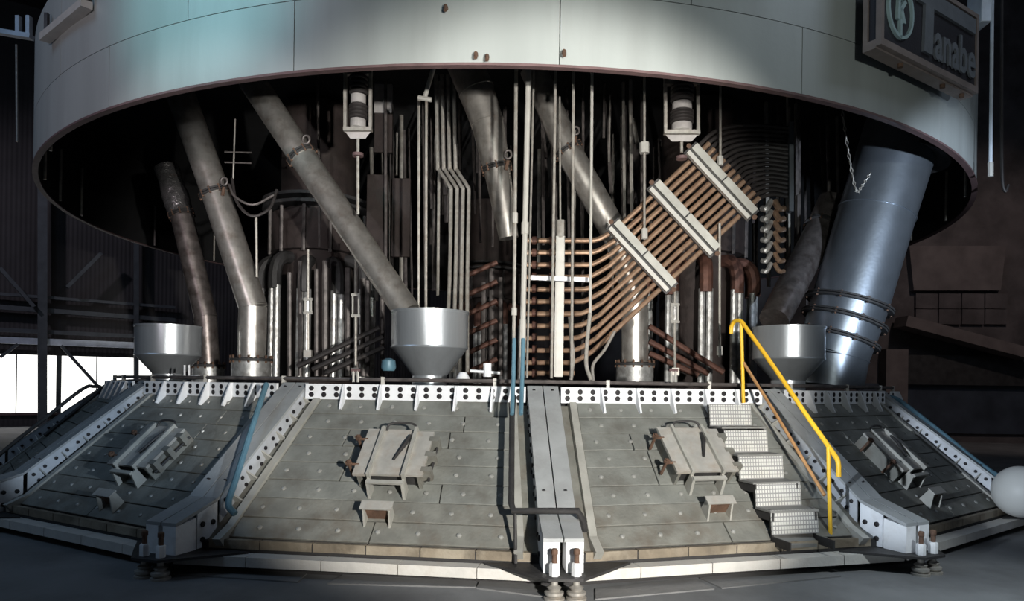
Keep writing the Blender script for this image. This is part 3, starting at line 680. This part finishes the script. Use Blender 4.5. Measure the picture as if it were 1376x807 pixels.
# ================================================================== CHUTES AND DUCT
def chute(name, pts, w, Ys, m, label, rings=(), base=None, cat='chute'):
    n = len(pts); w_ = w if isinstance(w, (list, tuple)) else [w] * n
    ps = [P(x, y, Y) for (x, y), Y in zip(pts, Ys)]; rs = [pix(a, Y) / 2 for a, Y in zip(w_, Ys)]
    bp_ = Vector((ps[-1].x, ps[-1].y, 1.58)) if base else ps[-1]
    t = thing(name, label, cat, bp_)
    for i in range(n - 1): MB().tube([ps[i], ps[i + 1]], [rs[i], rs[i + 1]], 24).build('tube_section', m, t, True)
    for i in range(1, n - 1): MB().lathe([(rs[i] * .95, -.012), (rs[i] * 1.03, -.006), (rs[i] * 1.03, .006), (rs[i] * .95, .012)], 24, ps[i], (ps[i + 1] - ps[i - 1])).build('seam', m, t, True)
    for i, f in rings:                                     # collar on section i at fraction f
        p = ps[i].lerp(ps[i + 1], f); r = rs[i] + (rs[i + 1] - rs[i]) * f; ax = (ps[i + 1] - ps[i]).normalized()
        fl_ = MB().lathe([(r * .98, -.03), (r * 1.16, -.03), (r * 1.16, -.006), (r * 1.04, -.004), (r * 1.04, .004), (r * 1.16, .006), (r * 1.16, .03), (r * .98, .03)], 24, p, ax).build('collar', dark_m, t, True)
        ref = Vector((0, 0, 1)).cross(ax).normalized(); up_ = ax.cross(ref)
        for j in range(10):
            q_ = 2 * PI * j / 10; c = p + (ref * math.cos(q_) + up_ * math.sin(q_)) * r * 1.1
            o_ = MB().tube([c - ax * .05, c + ax * .05], .014, 6)
            inv = MW[t.name].inverted(); o_.v = [inv @ v for v in o_.v]
            o_.build('bolt', rust_m, fl_)
    if base:
        r = rs[-1]; z = ps[-1].z; b = Vector((ps[-1].x, ps[-1].y, 0)); z0 = P(0, base, Ys[-1]).z if base > 1 else 1.6
        z0 = max(1.6, z - .30)
        MB().lathe([(r * 1.05, z0), (r * 1.38, z0), (r * 1.38, z - .04), (r * 1.1, z)], 28, b).build('base_flange', silver_m, t, True)
        tag(MB().lathe([(r * 1.5, z - .03), (r * 1.5, z + .005), (r, z + .02)], 28, b).build('flange_ring', dark_m, t, True))
        for j in range(14):
            q_ = 2 * PI * j / 14
            MB().tube([b + Vector((r * 1.42 * math.cos(q_), r * 1.42 * math.sin(q_), z - .06)), b + Vector((r * 1.42 * math.cos(q_), r * 1.42 * math.sin(q_), z + .05))], .016, 6).build('bolt', rust_m, t, True)
    return t
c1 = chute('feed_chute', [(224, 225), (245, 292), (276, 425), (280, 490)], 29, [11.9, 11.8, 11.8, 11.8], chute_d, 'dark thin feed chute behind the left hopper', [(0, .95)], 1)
tag(MB().tube([P(224, 225, 11.9), P(229, 242, 11.88), P(236, 264, 11.85), P(243, 287, 11.82)], [pix(16, 11.9), pix(15, 11.9), pix(17, 11.9), pix(15.5, 11.9)], 20).build('foil_wrap', foil_m, c1, True), 'crumpled shiny foil wrap')
chute('feed_chute', [(236, 108), (291, 262), (340, 412), (338, 482)], 37, [10.4, 10.4, 10.4, 10.4], chute_m, 'bent grey feed chute second from left with bolted collar', [(0, .985)], 1)
chute('feed_chute', [(338, 108), (408, 213), (548, 420)], 36, [9.5, 9.4, 8.95], chute_m, 'long slanting feed chute emptying into the brightest hopper', [(0, .97)])
chute('feed_chute', [(614, 60), (640, 122), (655, 165), (668, 228), (684, 320)], [50, 48, 44, 36, 26], [9.7] * 5, chute_m, 'segmented feed chute under the hood centre left of white rods', [(2, .97)])
chute('feed_chute', [(716, 92), (762, 200), (828, 316), (853, 392), (853, 488)], 36, [10.4] * 5, chute_m, 'feed chute passing behind the white rods and copper tubes', [(1, .02)], 1)
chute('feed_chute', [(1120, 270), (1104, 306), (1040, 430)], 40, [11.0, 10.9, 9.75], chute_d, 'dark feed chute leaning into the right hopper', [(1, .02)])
du = chute('exhaust_duct', [(1221, 150), (1178, 286), (1142, 405), (1135, 428), (1118, 478), (1113, 518)], [98, 97, 98, 96, 92, 88], [10.2] * 6, duct_m,
           'big shiny steel duct slanting down at the right under the hood', [(2, .15), (3, .05), (3, .55)], None, 'duct')
p = P(1228, 190, 10.2); 
MB().lathe([(pix(101, 10.2) / 2, -.25), (pix(101, 10.2) / 2, .45)], 32, p, (P(1221, 150, 10.2) - P(1178, 286, 10.2))).build('sleeve', dark_m, du, True)
# chain on the duct
ch = thing('lifting_chain', 'slack steel chain hanging beside the big duct', 'chain', P(1150, 270, 9.7))
cp = smoothpath([P(1132, 150, 9.7), P(1140, 205, 9.65), P(1150, 255, 9.6), P(1158, 250, 9.6), P(1170, 232, 9.65)], 6)
for i in range(len(cp) - 1):
    d_ = (cp[i + 1] - cp[i]); a_ = cp[i]; s_d = Vector((0, 1, 0)) if i % 2 else d_.cross(Vector((0, 1, 0))).normalized()
    s_d = s_d * .018
    MB().tube([a_ - d_ * .1, a_ + d_ * .5 + s_d, a_ + d_ * 1.1, a_ + d_ * .5 - s_d, a_ - d_ * .1], .007, 6).build('link', rod_m, ch, True)

# ================================================================== COPPER BUS TUBES
YB = 9.2
bank = thing('busbar_bank', 'bank of diagonal copper bus tubes held by three pale clamps', 'busbar', P(790, 500, YB), kind=None)
u2 = Vector((.735, -.678)); n2 = Vector((.678, .735))           # picture directions on the bank's own vertical plane
NT = 11
def bp2(o, a, b): return (o[0] + u2.x * a + n2.x * b, o[1] + u2.y * a + n2.y * b)
base2 = (826, 303)                                             # upper left end of the first clamp
for i in range(NT):
    b = 5 + i * 9.9
    yl = 323 + i * 16.4
    # bend point: where the tube meets its horizontal run
    a = (yl - (base2[1] + n2.y * b)) / u2.y
    bx, by = bp2(base2, a, b)
    s0 = bp2(base2, a + 22, b); e = bp2(base2, 168, b)
    pts = [(704, yl), (bx - 26, yl), (bx - 8, yl - 1.5), s0, e]
    w = [P(x, y, YB) for x, y in pts]
    w = [w[0]] + smoothpath(w[1:4], 4) + [w[4]]
    MB().tube(w, pix(6.8, YB) / 2, 10).build('copper_tube', copper_m, bank, True)
def clampbar(a, lo_, hi_, name):
    p0 = bp2(base2, a, lo_); p1 = bp2(base2, a, hi_)
    upv = P(*bp2(base2, a + 9, 0), YB) - P(*bp2(base2, a, 0), YB)
    def B2(da, w, l0, l1, dY, th): return MB().bar(P(*bp2(base2, a + da, l0), YB - dY), P(*bp2(base2, a + da, l1), YB - dY), th, pix(w, YB), up=upv)
    c = B2(-7.5, 5.5, lo_, hi_, .10, .09).build('clamp', clamp_m, bank, True)
    inv = MW[bank.name].inverted()
    md = (lo_ + hi_) / 2
    for l0, l1 in ((lo_, md - 1), (md + 1, hi_)):
        o_ = B2(4.5, 10, l0, l1, .09, .07); o_.v = [inv @ v for v in o_.v]; o_.build('clamp_channel', bar_m, c)
    o_ = B2(-1, 22, lo_ - 3, hi_ + 3, .065, .02); o_.v = [inv @ v for v in o_.v]; o_.build('clamp_base', dark_m, c)
    for f in (-5, hi_ - lo_ + 5):
        q0 = bp2(base2, a, lo_ + f); o_ = MB().tube([P(*q0, YB - .14), P(*q0, YB + .12)], .032, 8)
        o_.v = [inv @ v for v in o_.v]; o_.build('clamp_bolt', rust_m, c)
    q0 = bp2(base2, a, lo_); q1 = bp2(base2, a, hi_)
    o_ = MB().bar(P(*q0, YB + .09), P(*q1, YB + .09), .06, pix(12, YB), up=(P(*bp2(base2, a + 9, 0), YB) - P(*bp2(base2, a, 0), YB)))
    o_.build('clamp_backing', dark_m, bank, True)
clampbar(0, -2, 112, 'c'); clampbar(76, -4, 116, 'c'); clampbar(146, -6, 114, 'c')
# collars where the rows enter the vertical manifold
for i in range(12):
    yl = 323 + i * 16.2
    for x in (718, 741):
        MB().tube([P(x - 3, yl, YB), P(x + 3, yl, YB)], pix(11, YB) / 2, 10).build('collar', copper_d, bank, True)
MB().tube([P(704, 323 + 11 * 16.2, YB), P(772, 323 + 11 * 16.2, YB)], pix(6.8, YB) / 2, 10).build('copper_tube', copper_m, bank, True)

# flexible cables bending from the bank to the right
fc = thing('flexible_cables', 'dark curved bundle of flexible cables behind the copper bus tubes', 'cables', P(1058, 265, YB + .15))
NC = 17
for i in range(NC):
    f = i / (NC - 1); b = -2 + f * 112
    s0 = bp2(base2, 150, b); yr = 172 + f * 92; xr = 1058
    mx_ = 985 + f * 32; my = yr + 4 - 6 * (1 - f)
    w = [P(*s0, YB), P(*bp2(base2, 150 + 26 * (1 - f) + 6, b), YB + .03), P(mx_, my, YB + .12), P((mx_ + xr) / 2, yr - 3, YB + .15), P(xr, yr, YB + .15)]
    MB().tube(smoothpath(w, 5), pix(5.6, YB) / 2, 8).build('cable', cable_m, fc, True)
MB().bar(P(1061, 166, YB + .15), P(1061, 285, YB + .15), .14, pix(6, YB), up=(1, 0, 0)).build('end_bar', steelb_m, fc, True)
for j, x in enumerate((1030, 1047)):
    bb = thing('copper_braid', 'stacked copper braid hanging under dark cables, %s column' % ('left', 'right')[j], 'braid', P(x, 372, YB + .2), 'copper braids under the cables')
    for i in range(7):
        y = 275 + i * 14; s = -1 if j == 0 else 1
        MB().tube(smoothpath([P(x - 6, y - s * 5, YB + .2), P(x, y + 5, YB + .14), P(x + 6, y + s * 5, YB + .2)], 4), .042 - .002 * i, 8).build('braid_strap', copper_m if j else silver_m, bb, True)

# ================================================================== WHITE RODS AND VERTICAL BAR AT THE CENTRE
def rod(xt, yt, xb, yb, Y, w, m, label, group=None, name='hanger_rod', cat='rod', fit=None, Yt=None):
    a, b = P(xt, yt, Yt or Y), P(xb, yb, Y)
    if not fit: return solo(MB().tube([a, b], pix(w, Y) / 2, 8), name, m, label, cat, group, base=b)
    t = thing(name, label, cat, b, group)
    MB().tube([a, b], pix(w, Y) / 2, 8).build('rod', m, t, True)
    for f, l, ww in fit:
        c = a.lerp(b, f); d_ = (b - a).normalized() * pix(l, Y) / 2
        MB().tube([c - d_, c + d_], pix(ww, Y) / 2, 8).build('fitting', clamp_m, t, True)
    return t
GR = 'pale vertical rods at the centre under the hood'
rod(694, 60, 690, 508, 8.3, 5, rod_m, 'leftmost pale vertical rod at the centre under the hood', GR, fit=[(.52, 14, 8), (.8, 10, 8)])
rod(711, 60, 701, 508, 8.2, 7.5, clamp_m, 'thickest bright vertical rod at the centre under the hood', GR, fit=[(.55, 16, 10), (.88, 50, 9)])
rod(718, 60, 708, 508, 8.5, 3, rod_m, 'thin pale rod touching the right of the thickest rod', GR)
rod(747, 60, 741, 508, 8.4, 4, rod_m, 'pale rod left of the light vertical channel', GR)
rod(771, 60, 768, 508, 8.4, 4, rod_m, 'pale rod just right of the light vertical channel', GR)
rod(796, 60, 793, 420, 8.4, 4, clamp_m, 'rightmost pale rod, crossing the copper bends', GR)
solo(MB().tube(smoothpath([P(793, 420, 8.4), P(789, 460, 8.4), P(788, 490, 8.4), P(794, 510, 8.4)], 4), .024, 8), 'bent_pipe', rod_m, 'pale bent pipe below the rightmost rod', 'pipe')
solo(MB().tube(smoothpath([P(826, 445, 8.9), P(812, 470, 8.8), P(797, 490, 8.7), P(797, 512, 8.6)], 4), .02, 8), 'bent_pipe', rod_m, 'thin pale pipe curving down under the copper tubes', 'pipe')
solo(MB().tube(smoothpath([P(766, 425, 8.5), P(768, 455, 8.5), P(770, 480, 8.5), P(767, 510, 8.5)], 4), .024, 8), 'bent_pipe', rod_m, 'pale wavy pipe right of the light channel', 'pipe')
vb = thing('vertical_channel', 'light grey vertical channel bar crossing the copper tube rows', 'channel', P(751, 506, 8.75))
MB().bar(P(753, 318, 8.75), P(750, 506, 8.75), .1, pix(12, 8.75), up=(1, 0, 0)).build('bar', clamp_m, vb, True)
MB().tube([P(753, 296, 8.75), P(753, 320, 8.75)], .06, 8).build('head_fitting', rod_m, vb, True)
MB().tube([P(752, 130, 8.75), P(753, 300, 8.75)], .012, 8).build('suspension_wire', rod_m, vb, True)
solo(MB().bar(P(713, 373, 8.6), P(794, 376, 8.6), .05, pix(6, 8.6)), 'cross_bar', white_m, 'white horizontal bar across the copper tube rows', 'bar')

# ================================================================== ELECTRODES
def electrode(cx_, Y, label, na, ph, seed, am=None):
    rnd = random.Random(seed)
    c = P(cx_, 500, Y); t = thing('electrode', label, 'electrode', (c.x, c.y, 1.58)); b = Vector((c.x, c.y, 0))
    MB().lathe([(.62, 1.61), (.62, 6.4)], 32, b).build('column', brown_m, t, True)
    MB().lathe([(.78, 3.9), (.78, 4.55)], 24, b).build('shell', brown_m, t, True)
    for z in (4.62, 4.75): MB().lathe([(.6, z), (.92, z), (.92, z + .05), (.6, z + .05)], 32, b).build('ring_platform', dark_m, t, True)
    for j in range(12):
        q_ = 2 * PI * j / 12
        MB().tube([b + Vector((.80 * math.cos(q_), .80 * math.sin(q_), 3.85)), b + Vector((.80 * math.cos(q_), .80 * math.sin(q_), 4.6))], .03, 6).build('shell_rib', rod_d, t, True)
    for j in range(na):
        q_ = ph + 2 * PI * j / na; o = Vector((math.cos(q_), math.sin(q_), 0)); e = Vector((-o.y, o.x, 0)); R = .93
        zt = 3.25 + rnd.uniform(-.05, .05)
        for s in (-1, 1):
            MB().tube([b + o * R + e * s * .06 + Vector((0, 0, 1.75)), b + o * R + e * s * .06 + Vector((0, 0, zt))], .055, 10).build('contact_tube', silver_m, t, True)
        ar = [b + o * R + Vector((0, 0, zt - .05)), b + o * R + Vector((0, 0, zt + .2)), b + o * (R - .05) + Vector((0, 0, zt + .38)), b + o * (R - .18) + Vector((0, 0, zt + .48)), b + o * (R - .36) + Vector((0, 0, zt + .5))]
        MB().tube(smoothpath(ar, 3), .105, 10).build('copper_arch', am or copper_d, t, True)
    return t
electrode(425, 12.3, 'left electrode column ringed by dark arched silver tubes', 11, .2, 1, dark_m)
electrode(935, 12.0, 'right electrode column ringed by silver and copper arched tubes', 11, .05, 2)
electrode(655, 18.5, 'dark rear electrode column at the centre behind the rods', 9, .3, 3)
# rust-brown sloping tubes
def slope(pts, Y, w, label, g, m=None):
    solo(MB().tube([P(x, y, Y) for x, y in pts], pix(w, Y) / 2, 10), 'sloping_tube', m or copper_d, label, 'tube', g)
for i, (a, b) in enumerate((((872, 438), (972, 500)), ((872, 458), (952, 502)), ((872, 474), (938, 504)))):
    slope((a, b), 10.6, 8, '%s of three rust brown tubes sloping down right of the chute base' % ('uppermost', 'middle', 'lowest')[i], 'brown sloping tubes right')
for i, (a, b) in enumerate((((400, 492), (510, 440)), ((420, 496), (515, 452)), ((440, 500), (516, 466)))):
    slope((a, b), 10.6, 7, '%s of three dark tubes rising toward the brightest hopper' % ('uppermost', 'middle', 'lowest')[i], 'dark sloping tubes left', cable_m)
for i in range(6):
    y = 362 + i * 26
    slope(((628, y + 8), (668, y - 10)), 10.8, 7, ('topmost', 'second', 'third', 'fourth', 'fifth', 'lowest')[i] + ' of six short brown tubes between hopper and white rods', 'short brown tubes')

# ================================================================== SUSPENSION INSULATORS
def insul(cx_, y0, y1, w, Y, label, ybot):
    t = thing('suspension_insulator', label, 'insulator', P(cx_, y1 + 8, Y))
    hw_ = w / 2
    for s in (-1, 1): MB().bar(P(cx_ + s * hw_, y0 - 40, Y), P(cx_ + s * hw_, y1, Y), .05, pix(4, Y), up=(1, 0, 0)).build('frame_bar', rod_m, t, True)
    for y in (y0, y1): MB().bar(P(cx_ - hw_ - 2, y, Y), P(cx_ + hw_ + 2, y, Y), .08, pix(5, Y)).build('cross_bar', rod_m, t, True)
    h = y1 - y0; R = pix(w * .36, Y)
    for i, (f0, f1, m, k) in enumerate(((.05, .38, cable_m, 1), (.40, .55, insul_m, .82), (.56, .82, cable_m, 1), (.83, .97, insul_m, .85))):
        c = P(cx_, 0, Y); za = P(cx_, y0 + h * f1, Y).z; zb = P(cx_, y0 + h * f0, Y).z; r = R * k; n_ = 4
        prof = []
        for j in range(n_):
            zz = za + (zb - za) * j / n_; dz = (zb - za) / n_
            prof += [(r * .86, zz), (r, zz + dz * .3), (r, zz + dz * .7), (r * .86, zz + dz * .98)]
        MB().lathe(prof if m is cable_m else [(r, za), (r * 1.02, (za + zb) / 2), (r, zb)], 20, (P(cx_, y1, Y).x, c.y, 0)).build('insulator_disc' if m is cable_m else 'cap', m, t, True)
    MB().prism([P(cx_ - hw_, y1 + 3, Y - .05), P(cx_ + hw_, y1 + 3, Y - .05), P(cx_ + hw_ * .6, y1 + 12, Y - .05), P(cx_ - hw_ * .6, y1 + 12, Y - .05)],
               [P(cx_ - hw_, y1 + 3, Y + .05), P(cx_ + hw_, y1 + 3, Y + .05), P(cx_ + hw_ * .6, y1 + 12, Y + .05), P(cx_ - hw_ * .6, y1 + 12, Y + .05)]).build('saddle', insul_m, t, True)
    MB().tube([P(cx_, y1 + 10, Y), P(cx_, ybot, Y)], pix(4, Y) / 2, 8).build('rod', rod_m, t, True)
    MB().tube([P(cx_, y1 + 32, Y), P(cx_, y1 + 36, Y)], pix(15, Y) / 2, 12).build('nut', rim_m, t, True)
    return t
insul(481, 98, 174, 34, 8.9, 'left suspension insulator in a pale frame below the hood', 288)
insul(916, 112, 178, 44, 8.8, 'right suspension insulator in a pale frame above the bus tubes', 205)
def turnb(x, y0, ya, yb, y1, Y, label):
    t = thing('turnbuckle_rod', label, 'rod', P(x, y1, Y))
    MB().tube([P(x, y0, Y), P(x, ya, Y)], pix(3.5, Y) / 2, 8).build('rod', rod_m, t, True)
    MB().tube([P(x, yb, Y), P(x, y1, Y)], pix(3.5, Y) / 2, 8).build('rod', rod_m, t, True)
    for s in (-1, 1): MB().tube([P(x + s * 4, ya - 2, Y), P(x + s * 4, yb + 2, Y)], pix(2.5, Y) / 2, 6).build('turnbuckle_side', clamp_m, t, True)
    for y in (ya, yb): MB().tube([P(x - 6, y, Y), P(x + 6, y, Y)], pix(4, Y) / 2, 6).build('turnbuckle_end', clamp_m, t, True)
    MB().box(*(lambda a, b: (a.x, b.x, a.y - .04, a.y + .04, b.z, a.z))(P(x - 5, y1 - 6, Y), P(x + 5, y1 + 4, Y))).build('shackle', rod_m, t, True)
turnb(907, 370, 409, 432, 500, 10.0, 'rod with pale turnbuckle below the clamps of the bus tubes')
turnb(478, 320, 396, 424, 500, 10.3, 'rod with turnbuckle left of the brightest hopper')
turnb(414, 335, 402, 420, 476, 10.6, 'thin rod with turnbuckle before the left electrode tubes')
# clamp hangers of the bus bank
for x, y0, y1, lab in ((866, 60, 322, 'thin hanger rod with white clamp holding the lowest bus clamp'), (968, 100, 222, 'thin hanger rod holding the upper bus clamp'), (592 + 375, 300, 480, 'thin dark hanger rod below the bus tubes at right')):
    rod(x, y0, x, y1, YB - .1, 3.5, rod_m, lab, None, fit=[(.53, 14, 13), (.97, 14, 9)] if y0 < 90 else [(.95, 12, 8)])
solo(MB().tube([P(583, 90, 9.0), P(571, 130, 9.0)], .03, 8).tube([P(562, 131, 9.0), P(580, 134, 9.0)], .03, 8), 'bent_bracket', clamp_m, 'small pale bent bracket hanging from hood left of segmented chute', 'bracket')
for i, x in enumerate((563, 573)): rod(x, 132, x - 1, 500, 9.6, 4, rod_m, 'pale vertical rod below the bent bracket, %s of two' % ('left', 'right')[i])

# offset cooling pipes between hopper and rods
for i in range(4):
    x = 588 + i * 8
    solo(MB().tube(smoothpath([P(x - 2, 80, 11), P(x, 215, 11), P(x + 2, 228, 11), P(x + 16, 250, 10.8), P(x + 18, 265, 10.8), P(x + 16, 380, 10.6), P(x + 10 + i * 2, 500, 10.3)], 3), pix(5, 11) / 2, 8), 'offset_pipe', rod_m,
         ('leftmost', 'second', 'third', 'rightmost')[i] + ' of four pale pipes with an offset bend behind the brightest hopper', 'pipe', 'offset cooling pipes')

# brown plates high behind
for (x0, y0, x1, y1, Y, m, lab) in ((503, 85, 528, 152, 11.4, insul_m, 'pale stained plate beside the left insulator'), (503, 153, 528, 205, 11.4, brown_m, 'brown plate under the pale stained plate beside left insulator'),
                                 (492, 235, 522, 350, 11.4, brown_m, 'tall brown plate behind the long slanting chute'), (526, 240, 552, 345, 11.5, brown_m, 'tall brown plate right of another above the brightest hopper'),
                                 (1010, 160, 1016, 300, 11.5, brown_m, 'narrow brown strip plate behind the flexible cables')):
    a = P(x0, y1, Y); b = P(x1, y0, Y); solo(MB().box(a.x, b.x, Y - .03, Y + .03, a.z, b.z), 'shield_plate', m, lab, 'plate', bevel=.008)

# background rods, thin and dark
rb = random.Random(11)
EL = [P(425, 500, 12.3), P(935, 500, 12.0), P(655, 500, 18.5)]
for i in range(150):
    z_ = rb.random()
    x = 375 + z_ * 700
    if rb.random() < .35: x = rb.choice([rb.uniform(400, 470), rb.uniform(530, 620), rb.uniform(830, 900), rb.uniform(1000, 1130)])
    Y = rb.uniform(11.0, 14.5); yb = rb.choice([rb.uniform(180, 330), rb.uniform(330, 480)])
    q_ = P(x, 300, Y)
    if any((q_.x - e_.x) ** 2 + (q_.y - e_.y) ** 2 < 1.3 for e_ in EL): continue
    if x < 480: lb = 'thin dull rod hanging in the dark behind the left feed chutes'
    elif x < 690: lb = 'thin dull rod hanging behind the brightest hopper and segmented chute'
    elif x < 960: lb = 'thin dull rod hanging in the dark above and behind the copper bus tubes'
    else: lb = 'thin dull rod hanging in the dark around the curved cable bundle'
    solo(MB().tube([P(x + rb.uniform(-4, 4), 40, Y), P(x, yb, Y)], pix(rb.uniform(2.5, 6), Y) / 2, 6), 'background_rod', rod_m if rb.random() < .25 else rod_d, lb, 'rod', lb.replace('thin dull rod', 'dull rods'))
for i in range(14):                                          # upright pipes low behind the hopper
    x = rb.choice([rb.uniform(360, 520), rb.uniform(640, 690), rb.uniform(890, 1000)]); Y = rb.uniform(11.0, 11.6); y0 = rb.uniform(350, 400)
    solo(MB().tube([P(x, y0, Y), P(x, 505, Y)], pix(rb.uniform(5, 9), Y) / 2, 8), 'upright_pipe', rod_d, 'dark upright pipe standing on the deck before an electrode', 'pipe', 'upright pipes on the deck')

# hose loop and small ladder bars at upper left
solo(MB().tube(smoothpath([P(312, 240, 10.2), P(318, 270, 10.1), P(338, 290, 10.1), P(362, 280, 10.2), P(372, 255, 10.3)], 5), .022, 8), 'hose_loop', cable_m, 'dark hose loop between the two left feed chutes', 'hose')
solo(MB().tube(smoothpath([P(308, 248, 10.2), P(316, 264, 10.1), P(340, 275, 10.1), P(368, 262, 10.2)], 5), .018, 8), 'hose_loop', rod_d, 'thinner inner hose loop between the two left feed chutes', 'hose')
lt = thing('wire_ladder', 'small hanging rod with two cross bars between left feed chutes', 'rod', P(313, 250, 10.2))
MB().tube([P(316, 160, 10.2), P(313, 250, 10.2)], .012, 6).build('rod', rod_m, lt, True)
for y in (204, 218): MB().tube([P(302, y, 10.2), P(338, y + 1, 10.2)], .012, 6).build('cross_bar', rod_d, lt, True)
rod(344, 292, 345, 372, 10.2, 4, rod_m, 'short pale rod hanging below the hose loops')
# knuckle fittings on the chute collars
for x, y, Y, lab in ((302, 244, 10.2, 'small chain shackle on the collar of second left chute'), (412, 188, 9.3, 'small chain shackle on the collar of the long slanting chute'),
                     (774, 176, 10.2, 'small chain shackle on the chute behind the white rods'), (683, 208, 9.5, 'small chain shackle on the segmented chute collar')):
    c = P(x, y, Y); t = thing('shackle', lab, 'shackle', c, 'chain shackles on the chute collars')
    MB().tube([c + Vector((.045 * math.cos(q_ * PI / 6), -.02, .055 * math.sin(q_ * PI / 6))) for q_ in range(13)], .015, 8).build('ring', rod_d, t, True)
    MB().tube([c + Vector((0, -.02, -.08)), c + Vector((-.03, 0, -.2))], .024, 8).build('pin', rust_m, t, True)

# valves and small parts on the deck
v = thing('valve', 'small white valve on the deck left of the central rods', 'valve', P(655, 505, 7.9))
MB().tube([P(655, 488, 7.9), P(655, 506, 7.9)], pix(11, 7.9) / 2, 10).build('valve_body', white_m, v, True)
MB().tube([P(632, 498, 7.9), P(672, 501, 7.9)], pix(4, 7.9) / 2, 8).build('valve_pipe', white_m, v, True)
v = thing('valve', 'small pale valve at the foot of the brightest hopper', 'valve', P(622, 510, 8.0))
MB().lathe([(.09, 0), (.07, .05), (.04, .1)], 12, P(622, 512, 8.0)).build('valve_body', white_m, v, True)
MB().tube([P(600, 512, 8.0), P(642, 512, 8.0)], pix(4, 8) / 2, 8).build('valve_pipe', rod_m, v, True)
solo(MB().lathe([(.07, 0), (.09, .04), (.08, .12), (.03, .15)], 12, P(522, 498, 8.4)), 'pipe_elbow', blue_m, 'small blue fitting left of the brightest hopper', 'fitting')
for x, lab in ((478, 'clip post on ring pipe left of the brightest hopper'), (905, 'clip post on ring pipe right of the central chute base')):
    t = thing('clip_post', lab, 'clip', P(x, 512, 7.8))
    for s in (-3, 3): MB().tube([P(x + s, 496, 7.8), P(x + s, 513, 7.8)], .014, 6).build('post', clamp_m, t, True)
    MB().tube([P(x - 6, 497, 7.8), P(x + 6, 497, 7.8)], .018, 6).build('bar', rim_m, t, True)
t = thing('small_fitting', 'little white pipe fitting at the foot of the left hopper', 'fitting', P(258, 508, 9.2))
for x in (248, 254): MB().tube([P(x, 490, 9.2), P(x, 506, 9.2)], .013, 6).build('pin', white_m, t, True)
MB().tube([P(246, 508, 9.2), P(268, 506, 9.2)], .03, 8).build('body', white_m, t, True)

# hanging pipes at the right by the sign and rails top left
t = thing('hanging_pipe', 'pale vertical pipe hanging beside the sign at right', 'pipe', P(1331, 236, 9.5))
MB().tube([P(1334, -60, 9.5), P(1331, 222, 9.5)], pix(4.5, 9.5) / 2, 8).build('pipe', steell_m, t, True)
MB().tube([P(1331, 218, 9.5), P(1331, 237, 9.5)], pix(7, 9.5) / 2, 8).build('end_fitting', clamp_m, t, True)
solo(MB().tube(smoothpath([P(1346, -60, 9.8), P(1346, 160, 9.8), P(1347, 240, 9.8), P(1351, 257, 9.8), P(1355, 248, 9.8)], 3), pix(4, 9.8) / 2, 8), 'hook_cable', cable_m, 'dark cable with a hook end at the right of the sign', 'cable')
solo(MB().box(*(lambda a, b: (a.x, b.x, 8.9, 9.2, b.z, a.z))(P(1313, -30, 9.0), P(1326, 34, 9.0))), 'sign_post', steell_m, 'pale bluish post rising behind the right end of the sign', 'post', bevel=.01)
t = thing('overhead_rail', 'pale overhead rail end at the upper left corner', 'rail', P(20, 48, 14))
MB().bar(P(-40, 36, 14), P(43, 50, 14), .15, pix(6, 14)).build('rail', steell_m, t, True)
for x in (25, 39): MB().bar(P(x, 22, 14), P(x, 46, 14), .1, pix(5, 14), up=(1, 0, 0)).build('post', steell_m, t, True)
rod(22, 60, 23, 190, 13.5, 3, rod_m, 'thin pale rod hanging at the far left of the hood')

# grey ball at the right edge
yb_ = 8.7; r_ = pix(34.5, yb_)
c = P(1372, 662, yb_); zb2 = .19
def ballm():
    prof = [(r_ * math.sin(PI * i / 24), -r_ * math.cos(PI * i / 24)) for i in range(1, 24)]
    return MB().lathe(prof, 40, (c.x, c.y, zb2 + r_))
solo(ballm(), 'ball', ball_m, 'large smooth pale grey ball at the right picture edge', 'ball', base=(c.x, c.y, zb2))
